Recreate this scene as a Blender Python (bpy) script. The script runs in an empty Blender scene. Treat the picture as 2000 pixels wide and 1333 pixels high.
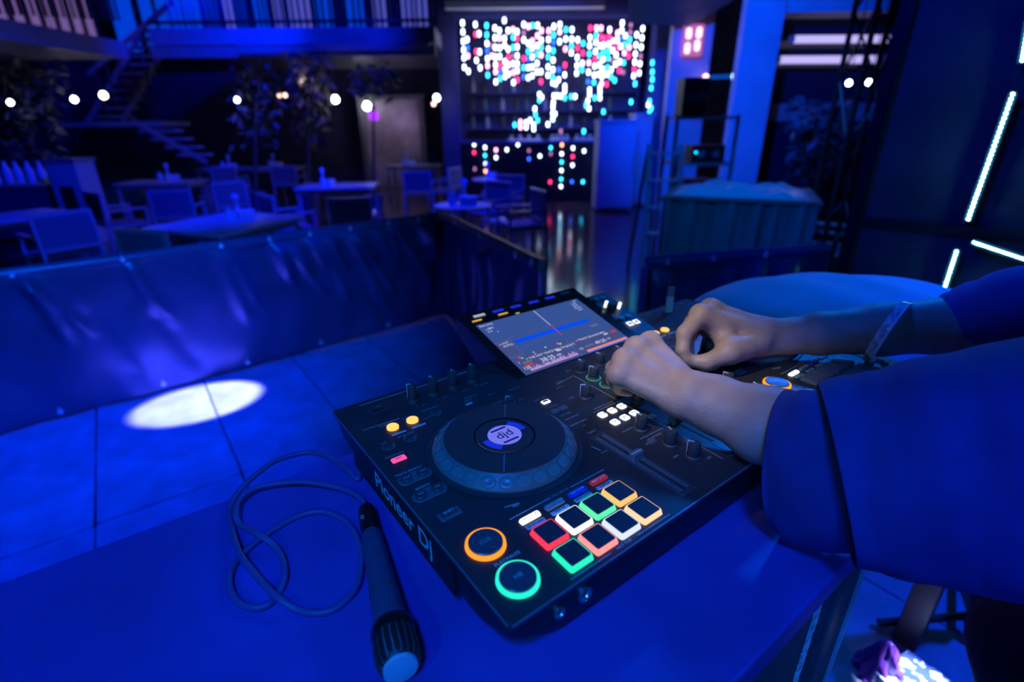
import bpy, bmesh, math, random
import numpy as np
from mathutils import Vector, Matrix

# ------------------------------------------------------------------ camera
SC = bpy.context.scene
COL = SC.collection
YAW, PITCH, ROLL = 0.6361, 0.4033, -0.0095
CAM = Vector((-0.1497, -0.2085, 1.3332))
FPX = 1000.0
_cy, _sy, _cp, _sp = math.cos(YAW), math.sin(YAW), math.cos(PITCH), math.sin(PITCH)
FW = Vector((_sy*_cp, _cy*_cp, -_sp)); _r = Vector((_cy, -_sy, 0)); _u = _r.cross(FW)
RT = _r*math.cos(ROLL) + _u*math.sin(ROLL); UP = -_r*math.sin(ROLL) + _u*math.cos(ROLL)
FH = Vector((_sy, _cy, 0)); RH = Vector((_cy, -_sy, 0))     # the hall's own axes: into the hall, across the hall
cd = bpy.data.cameras.new('camera'); cam = bpy.data.objects.new('camera', cd); COL.objects.link(cam)
cam.matrix_world = Matrix(((RT.x, UP.x, -FW.x, CAM.x), (RT.y, UP.y, -FW.y, CAM.y), (RT.z, UP.z, -FW.z, CAM.z), (0, 0, 0, 1)))
cd.sensor_width = 36; cd.lens = 18.0; cd.clip_start = 0.02; cd.clip_end = 200
cd.dof.use_dof = True; cd.dof.focus_distance = 0.57; cd.dof.aperture_fstop = 3.1
SC.camera = cam
SC.view_settings.view_transform = 'Standard'; SC.view_settings.look = 'None'
SC.view_settings.exposure = 0; SC.view_settings.gamma = 1; SC.view_settings.use_curve_mapping = False

def at(px, py, d):      # point seen at a spot of the photograph, d metres into the hall
    v = FW + RT*((px-1000)/FPX) - UP*((py-666.5)/FPX)
    return CAM + v*(d/v.dot(FH))
def dep(px, py, d):     # the same with the distance along the lens axis
    return CAM + (FW + RT*((px-1000)/FPX) - UP*((py-666.5)/FPX))*d
def onz(px, py, z):     # the same on a level z
    v = FW + RT*((px-1000)/FPX) - UP*((py-666.5)/FPX)
    return CAM + v*((z-CAM.z)/v.z)

# ------------------------------------------------------------------ world and lights
w = bpy.data.worlds.new('night'); SC.world = w; w.use_nodes = True
w.node_tree.nodes['Background'].inputs[0].default_value = (0.0, 0.006, 0.10, 1)
w.node_tree.nodes['Background'].inputs[1].default_value = 0.28
def lamp(name, kind, loc, target, color, power, size=0.1, spot=60, blend=0.5):
    l = bpy.data.lights.new(name, kind); l.color = color; l.energy = power
    if kind == 'SPOT': l.spot_size = math.radians(spot); l.spot_blend = blend; l.shadow_soft_size = size
    elif kind == 'AREA': l.size = size
    else: l.shadow_soft_size = size
    o = bpy.data.objects.new(name, l); COL.objects.link(o); o.location = loc
    if target is not None: o.rotation_euler = (Vector(target)-Vector(loc)).to_track_quat('-Z', 'Y').to_euler()
    return o
DEEP = (0.0, 0.012, 1.0); AZURE = (0.0, 0.10, 1.0); TEAL = (0.02, 0.42, 0.85)
# wash spots hung over the stage, with unseen fill spots added among them
STG = (0.004, 0.12, 1.0)
lamp('stage_wash_spot', 'SPOT', (-1.5, 0.2, 3.6), (-1.05, 1.65, 0.0), DEEP, 760, 0.12, 40, 0.35)
lamp('table_wash_spot', 'SPOT', (-0.75, -0.75, 2.7), (-0.15, -0.02, 0.93), STG, 150, 0.15, 42, 0.8)
lamp('sleeve_fill', 'SPOT', (-1.2, -1.2, 1.75), (0.60, -0.26, 1.02), (0.0, 0.02, 1.0), 78, 0.12, 22, 0.6)  # unseen low spot, added to brighten the near sleeve
lamp('dj_front_fill', 'SPOT', (0.1, 1.2, 2.9), (0.90, -0.16, 1.12), (0.0, 0.06, 1.0), 170, 0.12, 17, 0.8)  # added to lift the far sleeve and forearm out of black
lamp('tarp_wash_spot', 'SPOT', (-0.6, 0.4, 3.4), (-0.35, 2.98, 0.5), (0.0, 0.09, 1.0), 800, 0.1, 54, 0.8)
lamp('side_azure_spot', 'SPOT', (2.6, 0.9, 2.6), (0.9, 0.2, 0.95), (0.0, 0.17, 1.0), 130, 0.12, 44, 0.8)
lamp('panel_fill', 'SPOT', (0.6, 1.4, 3.4), (2.5, 0.6, 1.4), (0.0, 0.02, 1.0), 300, 0.12, 62, 0.8)  # added fill that turns the black panel navy
lamp('under_table_fill', 'SPOT', (3.0, -0.9, 2.4), (1.2, -0.1, 0.0), (0.0, 0.06, 1.0), 420, 0.12, 46, 0.8)  # added fill for the tiles by the table front
lamp('hand_white_spot', 'SPOT', (-0.35, 0.15, 2.3), (0.39, 0.165, 1.03), (0.95, 0.84, 0.54), 54, 0.06, 15, 1.0)
lamp('teal_fill_spot', 'SPOT', (1.5, -1.9, 2.5), (0.75, 0.9, 0.75), TEAL, 34, 0.3, 60, 1.0)
lamp('teal_print_fill', 'SPOT', (-1.3, -0.5, 2.2), (0.17, 0.2, 1.0), TEAL, 38, 0.2, 22, 0.9)  # added fill so the printing on the deck plate shows
lamp('floor_azure_fill', 'SPOT', (-0.3, -2.1, 1.3), (0.55, -0.1, 0.45), (0.02, 0.22, 1.0), 60, 0.1, 30, 0.8)  # unseen low spot, added for the worn board edge
lamp('counter_fill', 'SPOT', (0.9, 1.2, 3.3), at(1440, 470, 4.2), (0.0, 0.22, 1.0), 330, 0.12, 30, 0.8)  # added fill on the counter's cloth from the stage side
# the hard white-blue beam that strikes the stage tiles from the side
_sp0 = Vector((-0.06, 2.655, 0.0)); _sl = Vector((2.55, 2.25, 2.75))
lamp('beam_spot', 'SPOT', _sl, _sp0, (0.09, 0.11, 1.0), 34000, 0.02, 6.8, 0.22)
lamp('beam_halo_spot', 'SPOT', _sl, _sp0, (0.0, 0.004, 1.0), 420, 0.05, 22, 1.0)
lamp('floor_card_spot', 'SPOT', (1.7, -1.0, 3.2), onz(1780, 1325, 0.05), (0.45, 0.62, 1.0), 5200, 0.02, 2.7, 0.3)
# wash spots of the hall; the last is added to brighten the back wall
for k, (px, py, d, tx, ty, td, pw, c, sz) in enumerate([
        (300, -500, 5.0, 250, 430, 7.0, 1500, DEEP, 80), (820, -500, 6.5, 780, 380, 8.0, 1700, DEEP, 70),
        (1180, -420, 8.0, 1080, 300, 11.5, 1300, DEEP, 60), (1250, -420, 5.0, 1430, 150, 9.5, 2500, (0, .06, 1), 52),
        (1500, -500, 4.0, 1430, 430, 5.4, 420, (0, .14, 1), 60), (560, -300, 8.0, 600, 40, 11, 700, DEEP, 70), (420, -200, 9.0, 420, 230, 15.5, 1200, DEEP, 90)]):
    lamp('hall_wash_spot', 'SPOT', at(px, py, d), at(tx, ty, td), c, pw, 0.15, sz, 0.7)

# ------------------------------------------------------------------ materials
MAT = {}
def mat(name, color, rough=0.5, metal=0.0, emit=None, strength=0.0, var=0.0, vscale=20.0, bump=0.0, bscale=60.0, spec=0.5, alpha=1.0, trans=0.0, sss=0.0, stretch=None):
    if name in MAT: return MAT[name]
    m = bpy.data.materials.new(name); m.use_nodes = True; nt = m.node_tree; b = nt.nodes['Principled BSDF']
    b.inputs['Base Color'].default_value = (*color, 1); b.inputs['Roughness'].default_value = rough; b.inputs['Metallic'].default_value = metal
    b.inputs['Specular IOR Level'].default_value = spec
    if trans: b.inputs['Transmission Weight'].default_value = trans
    if sss: b.inputs['Subsurface Weight'].default_value = sss; b.inputs['Subsurface Radius'].default_value = (.01, .004, .002); b.inputs['Subsurface Scale'].default_value = 1.0
    if emit: b.inputs['Emission Color'].default_value = (*emit, 1); b.inputs['Emission Strength'].default_value = strength
    if var or bump:
        tc = nt.nodes.new('ShaderNodeTexCoord'); src = tc.outputs['Object']
        if stretch:
            mp = nt.nodes.new('ShaderNodeMapping'); mp.inputs['Scale'].default_value = stretch; nt.links.new(src, mp.inputs[0]); src = mp.outputs[0]
        if var:
            n = nt.nodes.new('ShaderNodeTexNoise'); n.inputs['Scale'].default_value = vscale; n.inputs['Detail'].default_value = 6; nt.links.new(src, n.inputs[0])
            cr = nt.nodes.new('ShaderNodeValToRGB'); cr.color_ramp.elements[0].position = .3; cr.color_ramp.elements[1].position = .7
            cr.color_ramp.elements[0].color = (*[c*(1-var) for c in color], 1); cr.color_ramp.elements[1].color = (*[min(1, c*(1+var)) for c in color], 1)
            nt.links.new(n.outputs[0], cr.inputs[0]); nt.links.new(cr.outputs[0], b.inputs['Base Color'])
        if bump:
            n2 = nt.nodes.new('ShaderNodeTexNoise'); n2.inputs['Scale'].default_value = bscale; n2.inputs['Detail'].default_value = 5; nt.links.new(src, n2.inputs[0])
            bp = nt.nodes.new('ShaderNodeBump'); bp.inputs['Strength'].default_value = bump; bp.inputs['Distance'].default_value = 0.01
            nt.links.new(n2.outputs[0], bp.inputs['Height']); nt.links.new(bp.outputs[0], b.inputs['Normal'])
    MAT[name] = m; return m
def glow(name, color, strength, sample=False):
    if name in MAT: return MAT[name]
    m = bpy.data.materials.new(name); m.use_nodes = True; nt = m.node_tree; nt.nodes.clear()
    e = nt.nodes.new('ShaderNodeEmission'); e.inputs[0].default_value = (*color, 1); e.inputs[1].default_value = strength
    o = nt.nodes.new('ShaderNodeOutputMaterial'); nt.links.new(e.outputs[0], o.inputs[0])
    if not sample: m.cycles.emission_sampling = 'NONE'
    MAT[name] = m; return m

# ------------------------------------------------------------------ mesh helpers
def rrect(cx, cy, w, d, r, n=4):
    r = min(r, w/2-1e-5, d/2-1e-5); pts = []
    for (sx, sy, a0) in ((1, 1, 0), (-1, 1, 90), (-1, -1, 180), (1, -1, 270)):
        for k in range(n+1):
            a = math.radians(a0+90*k/n); pts.append((cx+sx*(w/2-r)+r*math.cos(a), cy+sy*(d/2-r)+r*math.sin(a)))
    return pts
def prism(bm, pts, z0, z1, top=None):
    top = top or pts; n = len(pts)
    lo = [bm.verts.new((x, y, z0)) for x, y in pts]; hi = [bm.verts.new((x, y, z1)) for x, y in top]
    for i in range(n): bm.faces.new((lo[i], lo[(i+1) % n], hi[(i+1) % n], hi[i]))
    bm.faces.new(hi); bm.faces.new(lo[::-1]); return bm
def box(bm, x0, x1, y0, y1, z0, z1): return prism(bm, [(x0, y0), (x1, y0), (x1, y1), (x0, y1)], z0, z1)
def lathe(bm, prof, n=24, c=(0, 0, 0), M=None):
    rings = []
    for r, z in prof:
        ring = []
        for k in range(n):
            a = 2*math.pi*k/n; p = Vector((r*math.cos(a), r*math.sin(a), z))
            p = (M @ p) if M else p; ring.append(bm.verts.new(p+Vector(c)))
        rings.append(ring)
    for a, b in zip(rings, rings[1:]):
        for k in range(n): bm.faces.new((a[k], a[(k+1) % n], b[(k+1) % n], b[k]))
    bm.faces.new(rings[0][::-1]); bm.faces.new(rings[-1]); return bm
def cyl(bm, c, r, z0, z1, n=20, r1=None): return lathe(bm, [(r, z0), (r if r1 is None else r1, z1)], n, (c[0], c[1], 0))
def tube(bm, pts, r, n=8, closed=False):
    pts = [Vector(p) for p in pts]; rings = []; prev = None
    m = len(pts)
    for i, p in enumerate(pts):
        t = (pts[min(i+1, m-1)]-pts[max(i-1, 0)]).normalized()
        a = prev if prev is not None else (Vector((0, 0, 1)) if abs(t.z) < .9 else Vector((1, 0, 0)))
        x = (a - t*a.dot(t)).normalized(); y = t.cross(x); prev = x
        rr = r[i] if isinstance(r, (list, tuple)) else r
        rings.append([bm.verts.new(p+x*(rr*math.cos(2*math.pi*k/n))+y*(rr*math.sin(2*math.pi*k/n))) for k in range(n)])
    for a, b in zip(rings, rings[1:]):
        for k in range(n): bm.faces.new((a[k], a[(k+1) % n], b[(k+1) % n], b[k]))
    bm.faces.new(rings[0][::-1]); bm.faces.new(rings[-1]); return bm
def bar(bm, a, b, w, h=None, upv=(0, 0, 1)):      # square bar between two points
    a, b = Vector(a), Vector(b); h = h or w; t = (b-a).normalized(); upv = Vector(upv)
    if abs(t.dot(upv)) > .95: upv = Vector((1, 0, 0))
    x = t.cross(upv).normalized(); y = x.cross(t)
    v = []
    for p in (a, b):
        for sx, sy in ((-1, -1), (1, -1), (1, 1), (-1, 1)): v.append(bm.verts.new(p+x*(sx*w/2)+y*(sy*h/2)))
    for f in ((0, 1, 2, 3), (7, 6, 5, 4), (0, 4, 5, 1), (1, 5, 6, 2), (2, 6, 7, 3), (3, 7, 4, 0)): bm.faces.new([v[i] for i in f])
    return bm
def grid(bm, nu, nv, fn):
    vs = [[bm.verts.new(fn(i/nu, j/nv)) for j in range(nv+1)] for i in range(nu+1)]
    for i in range(nu):
        for j in range(nv): bm.faces.new((vs[i][j], vs[i+1][j], vs[i+1][j+1], vs[i][j+1]))
    return bm
def loft(bm, rings, cap=True):
    vs = [[bm.verts.new(p) for p in r] for r in rings]; n = len(vs[0])
    for a, b in zip(vs, vs[1:]):
        for k in range(n): bm.faces.new((a[k], a[(k+1) % n], b[(k+1) % n], b[k]))
    if cap: bm.faces.new(vs[0][::-1]); bm.faces.new(vs[-1])
    return bm
BM = bmesh.new
def obj(name, bm, m, parent=None, smooth=False, loc=None, bevel=0):
    me = bpy.data.meshes.new(name)
    if isinstance(bm, bpy.types.Mesh): me = bm
    else:
        bmesh.ops.recalc_face_normals(bm, faces=bm.faces[:])
        bm.to_mesh(me); bm.free()
    if m is not None and not me.materials: me.materials.append(m)
    if smooth is True:
        me.polygons.foreach_set('use_smooth', [True]*len(me.polygons))
    elif smooth:
        me.polygons.foreach_set('use_smooth', [True]*len(me.polygons)); me.set_sharp_from_angle(angle=math.radians(smooth))
    o = bpy.data.objects.new(name, me); COL.objects.link(o)
    if parent: o.parent = parent
    if loc is not None: o.location = loc
    if bevel:
        bv = o.modifiers.new('bevel', 'BEVEL'); bv.width = bevel; bv.segments = 2; bv.limit_method = 'ANGLE'
    return o
def share(name, src, parent, loc=(0, 0, 0), rotz=0.0, m=None):      # another piece that uses the same mesh
    o = bpy.data.objects.new(name, src.data); COL.objects.link(o); o.parent = parent; o.location = loc; o.rotation_euler = (0, 0, rotz)
    if m is not None:
        o.material_slots[0].link = 'OBJECT'; o.material_slots[0].material = m
    return o
def tag(o, label=None, cat=None, group=None, kind=None):
    if label: o['label'] = label
    if cat: o['category'] = cat
    if group: o['group'] = group
    if kind: o['kind'] = kind
    return o
def thing(name, label, cat, loc=(0, 0, 0), rotz=0.0, group=None):
    o = bpy.data.objects.new(name, None); COL.objects.link(o); o.location = loc; o.rotation_euler = (0, 0, rotz); o.empty_display_size = .05
    return tag(o, label, cat, group)
def copy_tree(o, parent=None):
    c = o.copy(); COL.objects.link(c); c.parent = parent
    for ch in list(o.children): copy_tree(ch, c)
    return c
def text_mesh(s, size, bold=0.0, extrude=0.0, align='CENTER', res=3):
    cu = bpy.data.curves.new('t', 'FONT'); cu.body = s; cu.size = size; cu.align_x = align; cu.align_y = 'CENTER'; cu.offset = bold*size; cu.extrude = extrude; cu.resolution_u = res
    t = bpy.data.objects.new('t', cu); COL.objects.link(t)
    dg = bpy.context.evaluated_depsgraph_get(); me = bpy.data.meshes.new_from_object(t.evaluated_get(dg))
    bpy.data.objects.remove(t); bpy.data.curves.remove(cu); return me
def text(name, s, size, loc, m, parent, rot=(0, 0, 0), bold=0.01, align='CENTER', sx=1.0):
    me = text_mesh(s, size, bold, 0.0, align); me.materials.clear()
    o = obj(name, me, m, parent); o.location = loc; o.rotation_euler = rot; o.scale = (sx, 1, 1); return o
random.seed(4)
# ------------------------------------------------------------------ setting
HZ = -0.35            # level of the hall floor; the stage deck is z = 0, the table top 0.93
m_tile = mat('deck_tile', (.22, .21, .36), .55, var=.25, vscale=7, bump=.25, bscale=90)
m_black = mat('black_paint', (.012, .012, .014), .45)
m_blackm = mat('black_metal', (.02, .02, .022), .35, metal=.3)
m_steel = mat('painted_steel', (.20, .21, .23), .4, metal=.2, var=.15, vscale=12)
def wood_floor():
    m = mat('hall_planks', (.10, .055, .035), .13, var=.4, vscale=3, stretch=(1, 12, 1), bump=.05, bscale=8)
    nt = m.node_tree; b = nt.nodes['Principled BSDF']; br = nt.nodes.new('ShaderNodeTexBrick'); tc = nt.nodes.new('ShaderNodeTexCoord')
    br.inputs['Scale'].default_value = 1; br.inputs['Brick Width'].default_value = 1.6; br.inputs['Row Height'].default_value = .13; br.inputs['Mortar Size'].default_value = .006
    br.inputs['Color1'].default_value = (.15, .075, .045, 1); br.inputs['Color2'].default_value = (.085, .042, .028, 1); br.inputs['Mortar'].default_value = (.02, .012, .01, 1)
    nt.links.new(tc.outputs['Object'], br.inputs[0]); nt.links.new(br.outputs[0], b.inputs['Base Color'])
    bp = nt.nodes.new('ShaderNodeBump'); bp.inputs['Strength'].default_value = .12; bp.inputs['Distance'].default_value = .01; nt.links.new(br.outputs['Fac'], bp.inputs['Height']); nt.links.new(bp.outputs[0], b.inputs['Normal'])
    return m
hf = obj('floor_hall', grid(BM(), 1, 1, lambda u, v: Vector((-9+26*u, -9+30*v, 0))), wood_floor(), loc=(0, 0, HZ))
hf.location = (0, 0, HZ); tag(hf, 'polished dark plank floor of the hall reflecting the coloured lights', kind='structure')
hf.rotation_euler = (0, 0, -YAW); hf.location = (0, 0, HZ)
bm = BM(); prism(bm, [(-2.6, -1.3), (3.4, -1.3), (3.4, .6), (1.72, 1.32), (1.50, 1.32), (1.66, 3.12), (-2.6, 3.0)], HZ, -.030)
fs = tag(obj('floor_stage', bm, m_black), 'stage deck of large grey tiles under the table', kind='structure')
TX, TY = .49, .58
bm = BM(); prism(bm, rrect(0, 0, TX-.008, TY-.008, .006, 2), -.028, 0); tile0 = None
for i in range(-5, 8):
    for j in range(-5, 6):
        x, y = -.51+TX*(i+.5), .71+TY*(j+.5)
        if x > 1.5 and y > .5: continue
        if y > 3.0 or y < -1.3 or x > 3.3: continue
        if j == 3: y = 2.45+.28
        dz = random.uniform(-.006, 0.0)
        if tile0 is None: tile0 = t = obj('tile', bm, m_tile, fs, bevel=.003)
        else: t = share('tile', tile0, fs)
        t.location = (x, y, dz); t.rotation_euler = (random.uniform(-.004, .004), random.uniform(-.004, .004), random.uniform(-.006, .006))
bm = BM(); prism(bm, rrect(0, 0, .20, TY-.008, .006, 2), -.028, 0); nt0 = None
for y in (1.58, 2.16, 2.74):
    nt0 = t = obj('tile', bm, m_tile, fs, bevel=.003) if nt0 is None else share('tile', nt0, fs)
    t.location = (1.555, y, -.002)
# --- hall walls, ceiling
m_wall = mat('dark_wall', (.05, .05, .13), .7, var=.3, vscale=1.5)
m_bluewall = mat('painted_wall', (.42, .43, .46), .6, var=.1, vscale=2)
def frontal(bm, a0, a1, d0, d1, z0, z1):     # box in the hall's axes: a across, d into the hall
    o = Vector((CAM.x, CAM.y, 0)); P = [o+RH*a+FH*d for a, d in ((a0, d0), (a1, d0), (a1, d1), (a0, d1))]
    return prism(bm, [(p.x, p.y) for p in P], z0, z1)
def ac(px, d, py=215): p = at(px, py, d)-CAM; return p.dot(RH)      # across-coordinate of an image column at distance d
def zc(py, d, px=1000): return at(px, py, d).z
def S(name, bm, m, label, parent=None): return tag(obj(name, bm, m, parent), label, kind='structure')
S('wall_back', frontal(BM(), -17, 16, 16.0, 16.2, HZ, 7), m_wall, 'dark back wall of the hall behind the bar')
S('wall_left', frontal(BM(), -17.2, -17, -3, 16, HZ, 7), m_wall, 'dark wall at the far side of the tables')
S('wall_right', frontal(BM(), 15, 15.2, -3, 16, HZ, 7), m_wall, 'dark wall beyond the lit pillar')
S('ceiling', frontal(BM(), -17, 15, -3, 16, 6.6, 6.8), m_black, 'black ceiling high over the hall')
# --- balcony with railing and lit panes behind it
D0 = 11.0
bz0, bz1 = zc(82, D0), zc(50, D0)
bal = S('trim_1', frontal(BM(), ac(330, D0), ac(858, D0), D0, 15.9, bz0, bz1), mat('balcony_steel', (.22, .23, .25), .5, var=.2, vscale=2), 'steel edge of the upper balcony')
obj('beam', frontal(BM(), ac(330, D0), ac(858, D0), D0-.10, D0-.02, bz0-.22, bz0-.04), m_steel, bal)
obj('rail', frontal(BM(), ac(330, D0), ac(858, D0), D0, D0+.05, zc(38, D0)-.02, zc(38, D0)+.03), m_blackm, bal)
obj('pipe', frontal(BM(), ac(500, D0), ac(850, D0), D0-.3, D0-.25, zc(84, D0-.3)-.02, zc(84, D0-.3)+.02), mat('bare_steel', (.5, .5, .52), .3, metal=.8), bal)
b0 = None
for k in range(46):
    x = 338+k*11.4+random.uniform(-2, 2)
    if b0 is None: b0 = o = obj('baluster', box(BM(), -.018, .018, -.018, .018, 0, 1.1), m_blackm, bal)
    else: o = share('baluster', b0, bal)
    p = at(x, 50, D0+.03); o.location = (p.x, p.y, bz1)
m_pane = [glow('pane_blue', (.0, .05, .72), .9), glow('pane_pale', (.09, .10, .62), .85), glow('pane_deep', (.0, .02, .40), .6), glow('pane_lilac', (.22, .13, .42), .7)]
win = S('window_1', frontal(BM(), ac(250, 14.6), ac(870, 14.6), 14.6, 14.7, bz1, bz1+2.2), m_black, 'row of lit blue panes behind the balcony railing')
seq = [(268, 305, 0), (322, 342, 0), (352, 395, 0), (402, 430, 0), (438, 462, 2), (474, 492, 1), (498, 515, 2), (528, 552, 0), (566, 582, 1), (594, 636, 1), (642, 672, 0), (700, 730, 0), (748, 775, 1), (800, 850, 1)]
for x0, x1, c in seq:
    obj('pane', frontal(BM(), ac(x0, 14.5), ac(x1, 14.5), 14.5, 14.56, bz1+.05, bz1+1.9), m_pane[c], win)
# left wing of the balcony, at an angle, with lilac panes
def slab(bm, A, B, w, z0, z1):
    A, B = Vector(A), Vector(B); n = Vector((-(B-A).y, (B-A).x, 0)).normalized()*w
    return prism(bm, [(A.x, A.y), (B.x, B.y), (B.x+n.x, B.y+n.y), (A.x+n.x, A.y+n.y)], z0, z1)
A, B = at(-60, 20, 7.6), at(232, 38, 10.2); zA = A.z
lw = S('trim_2', slab(BM(), A, B, 3, A.z-.28, A.z-.02), MAT['balcony_steel'], 'angled side wing of the upper balcony')
obj('lower_pipe', tube(BM(), [at(-40, 52, 7.9), at(150, 84, 9.6)], .035), MAT['bare_steel'], lw)
for k in range(26):
    t = k/25; p = A.lerp(B, t); o = share('baluster', b0, lw); o.location = (p.x, p.y, p.z-.02)
win2 = S('window_2', slab(BM(), A+Vector((-.2, 3.3, 0)), B+Vector((-.2, 3.3, 0)), .1, A.z, A.z+1.6), m_black, 'lilac lit panes over the side wing')
for k in range(8):
    t0, t1 = k/8+.02, k/8+.075; a = A.lerp(B, t0)+Vector((-.2, 3.2, 0)); b = A.lerp(B, t1)+Vector((-.2, 3.2, 0))
    obj('pane', slab(BM(), a, b, .04, A.z, A.z+1.5), m_pane[3], win2)
# --- lit pillar, lintel and wall with the window on the right
D1 = 9.0
def quadpr(bm, px0, px1, pxb0, pxb1, d, thick, ztop, zbot): pass
pw0, pw1 = ac(1452, D1, 60), ac(1527, D1, 60)
S('wall_pillar', frontal(BM(), pw0, pw1, D1, D1+.18, HZ, 6.6), m_bluewall, 'broad pale pillar lit bright blue beside the window')
S('trim_3', frontal(BM(), pw1, ac(1750, D1, 10), D1+.05, D1+.6, zc(22, D1, 1600), 6.6), m_bluewall, 'pale lintel above the dark window')
S('wall_niche', frontal(BM(), ac(1300, 10.6), pw0+.1, 10.6, 10.8, HZ, 6.6), m_bluewall, 'blue lit wall between the bar and the pillar')
obj('ceiling_panel', loft(BM(), [[at(1230, -10, 9.6), at(1225, 45, 10.4), at(1345, 52, 10.4), at(1450, -10, 9.6)], [p+Vector((0, 0, .15)) for p in (at(1230, -10, 9.6), at(1225, 45, 10.4), at(1345, 52, 10.4), at(1450, -10, 9.6))]]), mat('soffit', (.06, .08, .10), .6))['kind'] = 'structure'
bpy.data.objects['ceiling_panel']['label'] = 'dark sloping soffit panel above the bar end'
D2 = 9.6
m_glass = mat('dark_glass', (.01, .012, .03), .12)
w3 = S('window_3', frontal(BM(), pw1, ac(2300, D2), D2, D2+.06, HZ+.3, zc(20, D2, 1600)), m_glass, 'large dark window behind the truss')
obj('mullion', frontal(BM(), pw1-.1, ac(2300, D2), D2-.06, D2, zc(205, D2, 1600)-.25, zc(205, D2, 1600)+.02), m_steel, w3)
S('baseboard_right', frontal(BM(), pw1, ac(2300, D2), D2-.1, D2+.1, HZ, HZ+.32), m_wall, 'low dark sill wall under the large window')
# ------------------------------------------------------------------ the table
m_top = mat('table_vinyl', (.12, .07, .42), .55, var=.18, vscale=9, bump=.10, bscale=140)
m_panel = mat('front_board', (.07, .075, .085), .5, var=.3, vscale=30, stretch=(8, 8, 1))
m_worn = mat('chipped_laminate', (.75, .78, .82), .8, var=.6, vscale=140, bump=.6, bscale=200)
tb = thing('dj_table', 'long blue-lit table with a worn board front under the controller', 'table', (0, 0, 0))
def top_fn(u, v):
    return Vector((-1.05+2.45*u, -.100+.478*v, .93+.0012*math.sin(9*u*3.1+2*v)*math.sin(5*v+7*u)))
bm = BM(); prism(bm, rrect(.175, .139, 2.45, .478, .006, 2), .898, .930); obj('tabletop', bm, m_top, tb, bevel=.003)
bm = BM(); box(bm, -1.0, .332, -.088, -.066, .02, .897); obj('front_panel', bm, m_panel, tb)
bm = BM(); v = []
n = 60; rng = random.Random(2)
prev = None
for k in range(n+1):
    z = .02+.877*k/n; w_ = .013+rng.uniform(-.0025, .0025)
    row = [bm.verts.new(p) for p in ((.333, -.0885, z), (.333+w_, -.0895, z), (.333+w_, -.066, z), (.333, -.066, z))]
    if prev:
        for i in range(4): bm.faces.new((prev[i], prev[(i+1) % 4], row[(i+1) % 4], row[i]))
    prev = row
obj('worn_edge', bm, m_worn, tb)
for x0, x1, nm in ((.375, .43, 'post'), (1.28, 1.34, 'leg')):
    o = obj(nm, box(BM(), x0, x1, -.095, -.04, .0, .897), m_panel if nm == 'post' else m_black, tb, bevel=.002)
for x0 in (-.95, .40, 1.28): obj('leg', box(BM(), x0, x0+.055, .30, .355, .0, .897), m_panel, tb, bevel=.002)
obj('brace', box(BM(), -.9, 1.28, .31, .34, .30, .37), m_panel, tb)
bm = BM(); box(bm, .431, .436, -.098, -.03, 0, .897); obj('edge_strip', bm, mat('grey_trim', (.45, .47, .5), .5), tb)
# ------------------------------------------------------------------ the controller
W, D, ZT, OFF = .7285, .379, .070, .4807
m_body = mat('matte_black_case', (.018, .019, .022), .5, var=.2, vscale=60, bump=.05, bscale=400)
m_plate = mat('black_deck_plate', (.035, .037, .043), .38, var=.12, vscale=30)
m_edge = mat('bright_edge', (.30, .32, .36), .35, metal=.6)
m_knob = mat('rubber_knob', (.05, .055, .06), .55)
m_white = mat('white_print', (.75, .78, .80), .5)
m_grey = mat('grey_print', (.32, .36, .38), .5)
m_cyan = mat('pale_blue_print', (.30, .55, .62), .5)
m_btn = mat('dark_button', (.05, .053, .06), .4)
m_chrome = mat('satin_chrome', (.55, .57, .60), .25, metal=.9)
m_wb = glow('lit_white', (.85, .92, 1.0), 1.6)
c = thing('dj_controller', 'black two-deck mixing controller with glowing pads on the table', 'controller', (0, 0, .93))
def in_outline(i, r): return rrect(W/2, D/2, W-2*i, D-2*i, r, 8)
def ring(i, r, z): return [(x, y, z) for x, y in in_outline(i, r)]
bm = BM(); loft(bm, [ring(.020, .055, .009), ring(.010, .055, .014), ring(.006, .05, .026), ring(.0035, .02, .042), ring(.003, .006, .058), ring(.003, .006, .0625)])
body = obj('case', bm, m_body, c, smooth=35)
for x, y in ((.07, .06), (W-.07, .06), (.07, D-.06), (W-.07, D-.06)):
    obj('foot', cyl(BM(), (x, y), .022, 0, .012, 20, .024), m_body, c)
bm = BM(); prism(bm, in_outline(0, .004), .0625, ZT); pl = obj('top_plate', bm, m_plate, c, bevel=.0012)
# bright bevelled rim along the visible edges
bm = BM(); bar(bm, (.002, -.0004, ZT-.0005), (W-.002, -.0004, ZT-.0005), .0016); obj('rim', bm, m_edge, pl)
bm = BM(); bar(bm, (-.0004, .002, ZT-.0005), (-.0004, D-.002, ZT-.0005), .0012); obj('rim', bm, m_edge, pl)
# brand lettering on the side wall, as on the machine
t = text('side_lettering', 'Pioneer Dj', .0285, (.0012, .187, .0435), mat('blue_white_letters', (.55, .75, .85), .4), c, rot=(math.radians(90), 0, math.radians(-90)), bold=.020, sx=1.06)
bm = BM(); box(bm, .0016, .0045, .085, .32, .020, .0615); obj('side_inlay', bm, m_body, c)
# headphone sockets in the front wall
for x, r in ((.050, .0055), (.078, .0075)):
    M = Matrix.Rotation(math.radians(90), 4, 'X')
    o = obj('headphone_socket', lathe(BM(), [(r, -.004), (r, .002), (r*.72, .0025), (r*.55, .001), (r*.5, -.003)], 20, (x, .0030, .046), M), m_chrome, c, smooth=40)
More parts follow.
